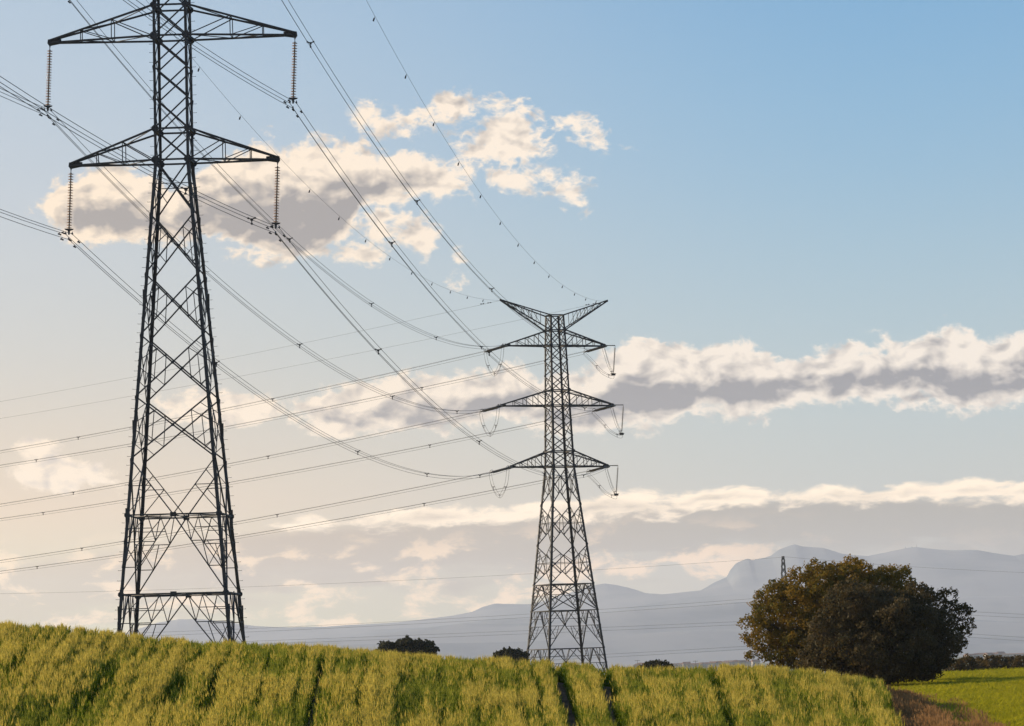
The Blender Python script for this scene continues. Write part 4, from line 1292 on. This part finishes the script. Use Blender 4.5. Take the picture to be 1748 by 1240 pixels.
# ------------------------------------------------------------------ the town on the plain
def house(x, y, Y, wm, hm, gable, label, dm=10.0):
    """y: height of the eaves in the picture"""
    c = at(x, y, Y); g = float(gz(c.x, Y))
    h = max(c.z - g, 3.0)
    root = thing('distant_house', (c.x, Y, g), label, 'building', R(random.uniform(-25, 25)), 'far town buildings')
    mb = MB(); mb.box((0, 0, 0), (0, 0, h), wm, dm, (0, 1, 0)); wl = mb.build('wall', M['wall'], root)
    mb = MB(); e = 0.4; a, c2 = wm / 2 + e, dm / 2 + e
    i = [(-a, -c2, h), (a, -c2, h), (a, c2, h), (-a, c2, h), (-a * (0.98 if gable else 0.4), 0, h + hm), (a * (0.98 if gable else 0.4), 0, h + hm)]
    mb.v = [Vector(v) for v in i]; mb.f = [(0, 1, 5, 4), (2, 3, 4, 5), (1, 2, 5), (3, 0, 4), (3, 2, 1, 0)]
    mb.build('roof', M['roof'], root)
    for s_ in range(max(2, int(wm / 4))):
        xx = -wm / 2 + (s_ + 0.5) * wm / max(2, int(wm / 4))
        for zz_ in np.arange(1.5, h - 1.2, 3.0)[-2:]:
            mb = MB(); mb.box((xx, -dm / 2 - 0.03, zz_ - 0.6), (xx, -dm / 2 - 0.03, zz_ + 0.6), 1.1, 0.08, (0, 1, 0)); mb.build('window', M['glass'], root)


TOWN = [(1088, 1136), (1098, 1135), (1152, 1135), (1163, 1134.5), (1172, 1134), (1183, 1135), (1196, 1134), (1207, 1134), (1218, 1132), (1228, 1131.5), (1238, 1132.5), (1246, 1130), (1256, 1130), (1264, 1131),
        (1272, 1130), (1281, 1131), (1290, 1130), (1655, 1119), (1666, 1118), (1677, 1118), (1688, 1117), (1699, 1117), (1708, 1116)]
ord_ = ['at the left foot of the low bush', 'just left of the low bush']
for k, (x, y) in enumerate(TOWN):
    side = 'left of the oaks' if x < 1400 else 'above the brown hedge'
    n_ = k + 1 if x < 1400 else k - 16
    names = ['first', 'second', 'third', 'fourth', 'fifth', 'sixth', 'seventh', 'eighth', 'ninth', 'tenth', 'eleventh', 'twelfth', 'thirteenth', 'fourteenth', 'fifteenth', 'sixteenth', 'seventeenth']
    house(x, y, 4300 + 260 * (k % 4), [9, 13, 10, 16][k % 4], [2.2, 2.8, 2.0][k % 3], k % 3 != 0, 'pale far house %s, %s from the left in the hazy town' % (side, names[n_ - 1]))
house(1732, 1117, 4600, 36, 1.2, True, 'long pale hall on the plain at the right edge of the picture', 22)
for x, yt, lb in ((1088, 1127, 'faint T-shaped pole on the skyline left of the low bush'), (1187, 1128, 'faint thin pole among the far houses')):
    c = at(x, yt, 3600); g = float(gz(c.x, 3600)); r_ = thing('utility_pole', (c.x, 3600, g), lb, 'pole', 0, 'far poles')
    mb = MB(); mb.tube([(0, 0, 0), (0, 0, c.z - g)], [0.3, 0.2], 6); mb.build('pole', M['steel_far'], r_)
    mb = MB(); mb.box((-2.6, 0, c.z - g - 0.6), (2.6, 0, c.z - g - 0.6), 0.35); mb.build('crossbar', M['steel_far'], r_)
for x, hpx, lb in ((1546, 5, 'small mast on the mountain top, left of the taller ones'), (1557, 6, 'mast on the mountain top in the middle of the three'), (1565, 9, 'tallest mast on the mountain top, on the right')):
    c = at(x, 938.5, 18000); hh = PXM(hpx, 18000)
    r_ = thing('radio_mast', (c.x, 18000, c.z - 6), lb, 'mast', 0, 'masts on the mountain')
    mb = MB(); mb.tube([(0, 0, 0), (0, 0, hh + 6)], [2.2, 1.2], 6); mb.build('mast', M['steel_far'], r_)
    mb = MB(); mb.box((0, 0, 0), (0, 0, 9), 12, 9, (0, 1, 0)); mb.build('mast_hut', M['wall'], r_)


# ------------------------------------------------------------------ crops
def tuft_mesh(name, nstem, radius, h, kind, seed):
    """one clump of stalks; kind: gold, green, young, dry"""
    r_ = np.random.default_rng(seed)
    V, F, I = [], [], []
    def quad(a, b_, c, d, mi):
        i = len(V); V.extend([a, b_, c, d]); F.append((i, i + 1, i + 2, i + 3)); I.append(mi)
    def strip(pts, wd, side, mi):
        for (p, q, w0, w1) in zip(pts[:-1], pts[1:], wd[:-1], wd[1:]):
            quad(p - side * w0, p + side * w0, q + side * w1, q - side * w1, mi)
    for _ in range(nstem):
        a = r_.uniform(0, 2 * math.pi); rr = radius * math.sqrt(r_.random())
        base = np.array([rr * math.cos(a), rr * math.sin(a), -0.04])
        hh = h * (r_.uniform(0.84, 1.06) if kind in ('gold', 'green') else r_.uniform(0.8, 1.12))
        la = r_.uniform(0, 2 * math.pi); lean = np.array([math.cos(la), math.sin(la), 0]) * r_.uniform(0.02, 0.14) * h + np.array([0.03, 0, 0]) * h
        sa = r_.uniform(0, 2 * math.pi); side = np.array([math.cos(sa), math.sin(sa), 0])
        top = base + lean + np.array([0, 0, hh])
        mid = base + lean * 0.35 + np.array([0, 0, hh * 0.5])
        if kind in ('gold', 'green'):
            strip([base, mid, top], [0.003, 0.003, 0.002], side, 0)
            hd = (lean * 1.6 / h + np.array([0, 0, 1.0])); hd /= np.linalg.norm(hd)
            L_ = r_.uniform(0.07, 0.105)
            has = r_.random() < (0.40 if kind == 'gold' else 0.12)
            for k2 in range(2 if has else 0):
                s2 = side if k2 == 0 else np.array([-side[1], side[0], 0])
                strip([top, top + hd * L_ * 0.3, top + hd * L_ * 0.8, top + hd * L_], [0.004, 0.012, 0.010, 0.003], s2, 1)
            for k2 in range(3 if has else 0):     # awns
                aw = hd + r_.normal(0, 0.22, 3)
                strip([top + hd * L_ * 0.4, top + hd * L_ * 0.5 + aw * 0.10], [0.0022, 0.0008], side, 1)
            nl = 3
        else: nl = 2 if kind == 'dry' else 3
        for k2 in range(nl):
            f = r_.uniform(0.15, 0.8) if kind in ('gold', 'green') else r_.uniform(0, 0.35)
            p = base + (top - base) * f
            oa = r_.uniform(0, 2 * math.pi); od = np.array([math.cos(oa), math.sin(oa), 0])
            Lf_ = (r_.uniform(0.14, 0.26) if kind in ('gold', 'green') else r_.uniform(0.6, 1.0) * hh)
            rise = r_.uniform(0.5, 1.0) if kind != 'dry' else r_.uniform(0.6, 1.1)
            q1 = p + od * Lf_ * 0.35 + np.array([0, 0, Lf_ * 0.55 * rise]); q2 = p + od * Lf_ * 0.8 + np.array([0, 0, Lf_ * (0.62 * rise if kind in ('gold', 'green') else 0.85 * rise)])
            sd_ = np.array([-od[1], od[0], 0])
            wl = 0.008 if kind != 'dry' else 0.005
            strip([p, q1, q2], [wl * 0.6, wl, 0.0015], sd_, 0 if kind != 'gold' or k2 else 2)
        if kind == 'dry':
            strip([base, mid, top], [0.003, 0.002, 0.002], side, 0)
            strip([top, top + np.array([0.01, 0, 0.06])], [0.009, 0.003], side, 0)
    mats = {'gold': [M['blade'], M['head'], M['blade_dry']], 'green': [M['blade'], M['green_head'], M['blade']], 'young': [M['young']], 'dry': [M['dry']]}[kind]
    return mesh_np(name, np.array(V), np.array(F), mats, np.minimum(np.array(I), len(mats) - 1))


def scatter(name, label, P_, idx, rot, scl, sources):
    """one 'stuff' object: points carrying instances of clump meshes"""
    coll = bpy.data.collections.new(name + ' clumps')
    for i, me in enumerate(sources):
        o = bpy.data.objects.new('%s clump %02d' % (name, i), me); coll.objects.link(o)
    n = len(P_)
    me = bpy.data.meshes.new(name)
    me.vertices.add(n); me.vertices.foreach_set('co', np.asarray(P_, np.float32).ravel())
    for nm_, dt, arr in (('idx', 'INT', np.asarray(idx, np.int32)), ('rot', 'FLOAT_VECTOR', np.asarray(rot, np.float32)), ('scl', 'FLOAT', np.asarray(scl, np.float32))):
        at_ = me.attributes.new(nm_, dt, 'POINT')
        at_.data.foreach_set('vector' if dt == 'FLOAT_VECTOR' else 'value', arr.ravel())
    o = bpy.data.objects.new(name, me); sc.collection.objects.link(o)
    o['kind'] = 'stuff'; o['label'] = label
    g = bpy.data.node_groups.new(name, 'GeometryNodeTree')
    g.interface.new_socket('Geometry', in_out='INPUT', socket_type='NodeSocketGeometry')
    g.interface.new_socket('Geometry', in_out='OUTPUT', socket_type='NodeSocketGeometry')
    gi, go = g.nodes.new('NodeGroupInput'), g.nodes.new('NodeGroupOutput')
    ci = g.nodes.new('GeometryNodeCollectionInfo'); ci.inputs['Collection'].default_value = coll
    ci.inputs['Separate Children'].default_value = True; ci.inputs['Reset Children'].default_value = True
    ip = g.nodes.new('GeometryNodeInstanceOnPoints'); ip.inputs['Pick Instance'].default_value = True
    def attr(nm_, dt):
        a = g.nodes.new('GeometryNodeInputNamedAttribute'); a.data_type = dt; a.inputs['Name'].default_value = nm_
        return a.outputs[0]
    L = g.links.new
    L(gi.outputs[0], ip.inputs['Points']); L(ci.outputs[0], ip.inputs['Instance']); L(attr('idx', 'INT'), ip.inputs['Instance Index'])
    er = g.nodes.new('FunctionNodeEulerToRotation'); L(attr('rot', 'FLOAT_VECTOR'), er.inputs[0]); L(er.outputs[0], ip.inputs['Rotation'])
    L(attr('scl', 'FLOAT'), ip.inputs['Scale']); L(ip.outputs[0], go.inputs[0])
    md = o.modifiers.new('clumps', 'NODES'); md.node_group = g
    return o


def vnoise(X, Y, s_, seed):
    """smooth value noise, about 0..1"""
    r_ = np.random.default_rng(seed); T_ = r_.random((64, 64))
    x, y = X / s_ + 100, Y / s_ + 100
    xi, yi = np.floor(x).astype(int), np.floor(y).astype(int); fx, fy = smooth(x - xi), smooth(y - yi)
    g = lambda a, c: T_[a % 64, c % 64]
    return (g(xi, yi) * (1 - fx) + g(xi + 1, yi) * fx) * (1 - fy) + (g(xi, yi + 1) * (1 - fx) + g(xi + 1, yi + 1) * fx) * fy


def ground_hit(x, y, h=WH):
    """first point of the wheat surface seen at (x, y)"""
    for Y in np.arange(58, 112, 0.25):
        p = at(x, y, Y)
        if p.z <= float(gz(p.x, Y)) + h: return p
    return at(x, y, 100)


# wheel tracks and gaps left by the drill, running up over the crest
TRACKS = [([(955, 1142), (962, 1168), (975, 1200), (988, 1240)], 0.16, 1.0), ([(1036, 1146), (1038, 1180), (1050, 1210), (1060, 1240)], 0.16, 1.0),
          ([(549, 1118), (545, 1140), (538, 1170), (528, 1208), (522, 1240)], 0.14, 0.9), ([(380, 1126), (368, 1142), (350, 1181), (335, 1215)], 0.13, 0.85),
          ([(318, 1120), (303, 1155), (275, 1185), (236, 1215)], 0.12, 0.7), ([(192, 1118), (185, 1143), (150, 1190), (118, 1228)], 0.16, 0.75),
          ([(60, 1085), (30, 1120), (0, 1150)], 0.16, 0.6), ([(1160, 1148), (1165, 1190), (1180, 1225)], 0.10, 0.6), ([(1230, 1150), (1238, 1195), (1244, 1240)], 0.12, 0.6),
          ([(1290, 1152), (1300, 1195), (1318, 1240)], 0.09, 0.6), ([(1375, 1158), (1383, 1190), (1395, 1230)], 0.09, 0.55), ([(880, 1135), (884, 1175), (886, 1225)], 0.10, 0.55),
          ([(790, 1128), (788, 1165), (784, 1215)], 0.09, 0.5), ([(700, 1120), (694, 1160), (690, 1220)], 0.12, 0.55), ([(620, 1112), (612, 1150), (604, 1200)], 0.09, 0.5),
          ([(460, 1108), (450, 1150), (436, 1200)], 0.10, 0.5), ([(1450, 1160), (1460, 1200), (1475, 1240)], 0.08, 0.5), ([(1105, 1146), (1110, 1180), (1120, 1240)], 0.09, 0.5)]


def build_crops():
    r_ = np.random.default_rng(42)
    # ---- wheat
    n = 76000
    Y = r_.uniform(60, 109, n * 2); X = r_.uniform(-0.165, 0.165, n * 2) * Y
    X += 0.0
    ok = X < edge_x(Y) - 0.12
    X, Y = X[ok], Y[ok]
    keepp = np.ones(len(X)); ragged = vnoise(X, Y, 0.35, 77)
    for pts, wd, st in TRACKS:
        ys = np.arange(pts[0][1], pts[-1][1] + 1, 7.0)
        W_ = [ground_hit(float(np.interp(y, [q[1] for q in pts], [q[0] for q in pts])), float(y)) for y in ys]
        W_ = [(p.x, p.y) for p in W_]
        d0 = (W_[0][0] - W_[1][0], W_[0][1] - W_[1][1]); 
        if W_[0][1] > 96: W_ = [(W_[0][0] + (104 - W_[0][1]) * 0.0, 106)] + W_
        for (ax, ay), (bx, by) in zip(W_[:-1], W_[1:]):
            vx, vy = bx - ax, by - ay; L2_ = vx * vx + vy * vy + 1e-9
            t_ = np.clip(((X - ax) * vx + (Y - ay) * vy) / L2_, 0, 1)
            d = np.hypot(X - ax - t_ * vx, Y - ay - t_ * vy)
            keepp = np.minimum(keepp, 1 - min(1, st * 1.15) * (d < wd * (0.85 + 0.75 * ragged)))
    px = 874 + FPX * X / Y
    # patches run along the drilled rows, which bend with the slope
    q = px + np.interp(px, [0, 150, 360, 540, 750, 970, 1500], [1.1, 0.9, 0.5, 0.25, 0.0, -0.32, -0.38]) * 100 * (1 - np.clip((Y - 70) / 30, 0, 1))
    patch = 0.5 * vnoise(q / 42, Y * 0.11, 1.0, 1) + 0.3 * vnoise(q / 13, Y * 0.28, 1.0, 2) + 0.2 * vnoise(q / 5, Y * 0.5, 1.0, 12)
    qr = -80.0; furrow = np.zeros(len(X))
    while qr < 1640:
        qr += r_.uniform(15, 31)
        wq = r_.uniform(3.8, 6.8); st = r_.uniform(0.6, 1.0)
        dq = np.abs(q - qr - 2.5 * np.sin(Y * 0.35 + qr))
        on = smooth((vnoise(Y * 0 + qr, Y, 6.0, 31) - 0.22) * 4)
        fur = st * (0.55 + 0.45 * on) * np.clip(1.6 - dq / wq * 1.1, 0, 1)
        furrow = np.maximum(furrow, fur); keepp = keepp * (1 - 0.93 * st * (0.3 + 0.7 * on) * (dq < wq))
    keepp = keepp * (0.55 + 0.45 * smooth((vnoise(q / 9, Y * 0.35, 1.0, 21) - 0.25) * 3))
    keep = r_.random(len(X)) < keepp
    X, Y, patch, furrow = X[keep], Y[keep], patch[keep], furrow[keep]
    green = patch + 0.30 * furrow + r_.normal(0, 0.12, len(X)) > 0.47
    idx = np.where(green, r_.integers(8, 14, len(X)), r_.integers(0, 8, len(X)))
    Z = gz(X, Y)
    hs = (0.95 + 0.07 * vnoise(px[keep] / 22, Y, 1.0, 3)) * r_.uniform(0.94, 1.06, len(X)) * np.where(green, 0.95, 1.01) * (1 - 0.30 * furrow * np.clip((99 - Y) / 6, 0.15, 1))
    rot = np.stack([r_.normal(0, 0.06, len(X)), r_.normal(0.03, 0.06, len(X)), r_.uniform(0, 6.28, len(X))], -1)
    src = [tuft_mesh('wheat', 9, 0.075, WH * 0.92, 'gold', 100 + k) for k in range(8)] + [tuft_mesh('green_wheat', 9, 0.075, WH * 0.92, 'green', 120 + k) for k in range(6)]
    scatter('wheat_field', 'ripening wheat covering the hill in the foreground', np.stack([X, Y, Z], -1), idx, rot, hs, src)
    # ---- young crop to the right of the path
    n = 15000
    Y = 62 + (262 - 62) * r_.random(n) ** 1.15; X = r_.uniform(0.09, 0.17, n) * Y
    e_ = edge_x(np.minimum(Y, 115)) + 0.62
    ok = (X > e_ + 0.5 * vnoise(X, Y, 3.0, 8) + np.where(Y > 115, -2.0, 0)) & (X < 60)
    X, Y = X[ok], Y[ok]
    Z = gz(X, Y)
    hs = (0.62 + 0.5 * vnoise(X, Y, 5.0, 5) + 0.35 * vnoise(X * 2.2 - Y * 0.2, Y * 0.12, 1.0, 6)) * r_.uniform(0.85, 1.15, len(X)) * (1 + np.clip(Y - 90, 0, 200) / 160)
    rot = np.stack([r_.normal(0, 0.05, len(X)), r_.normal(0, 0.05, len(X)), r_.uniform(0, 6.28, len(X))], -1)
    src = [tuft_mesh('young_crop', 34, 0.26, 0.24, 'young', 140 + k) for k in range(6)]
    scatter('green_crop', 'short bright green crop right of the path', np.stack([X, Y, Z], -1), r_.integers(0, 6, len(X)), rot, hs, src)
    # ---- dry grass on the verge of the path
    n = 2600
    Y = r_.uniform(60, 185, n); off = np.where(r_.random(n) < 0.9, r_.uniform(-0.05, 1.05, n), r_.uniform(1.0, 2.2, n))
    X = edge_x(np.minimum(Y, 120)) + off + np.clip(Y - 120, 0, 99) * 0.05
    soil = (off > 0.10) & (off < 0.48) & (r_.random(n) < 0.93)
    far_ok = r_.random(n) < np.where(off > 1.4, 0.55, 1.0)
    ok = ~soil & far_ok
    X, Y, off = X[ok], Y[ok], off[ok]
    Z = gz(X, Y)
    src = [tuft_mesh('dry_grass', 26, 0.17, 0.34, 'dry', 160 + k) for k in range(6)]
    rot = np.stack([r_.normal(0, 0.1, len(X)), r_.normal(0, 0.1, len(X)), r_.uniform(0, 6.28, len(X))], -1)
    scatter('verge_grass', 'dry brown grass along the narrow path', np.stack([X, Y, Z], -1), r_.integers(0, 6, len(X)), rot, r_.uniform(0.6, 1.3, len(X)), src)


build_crops()
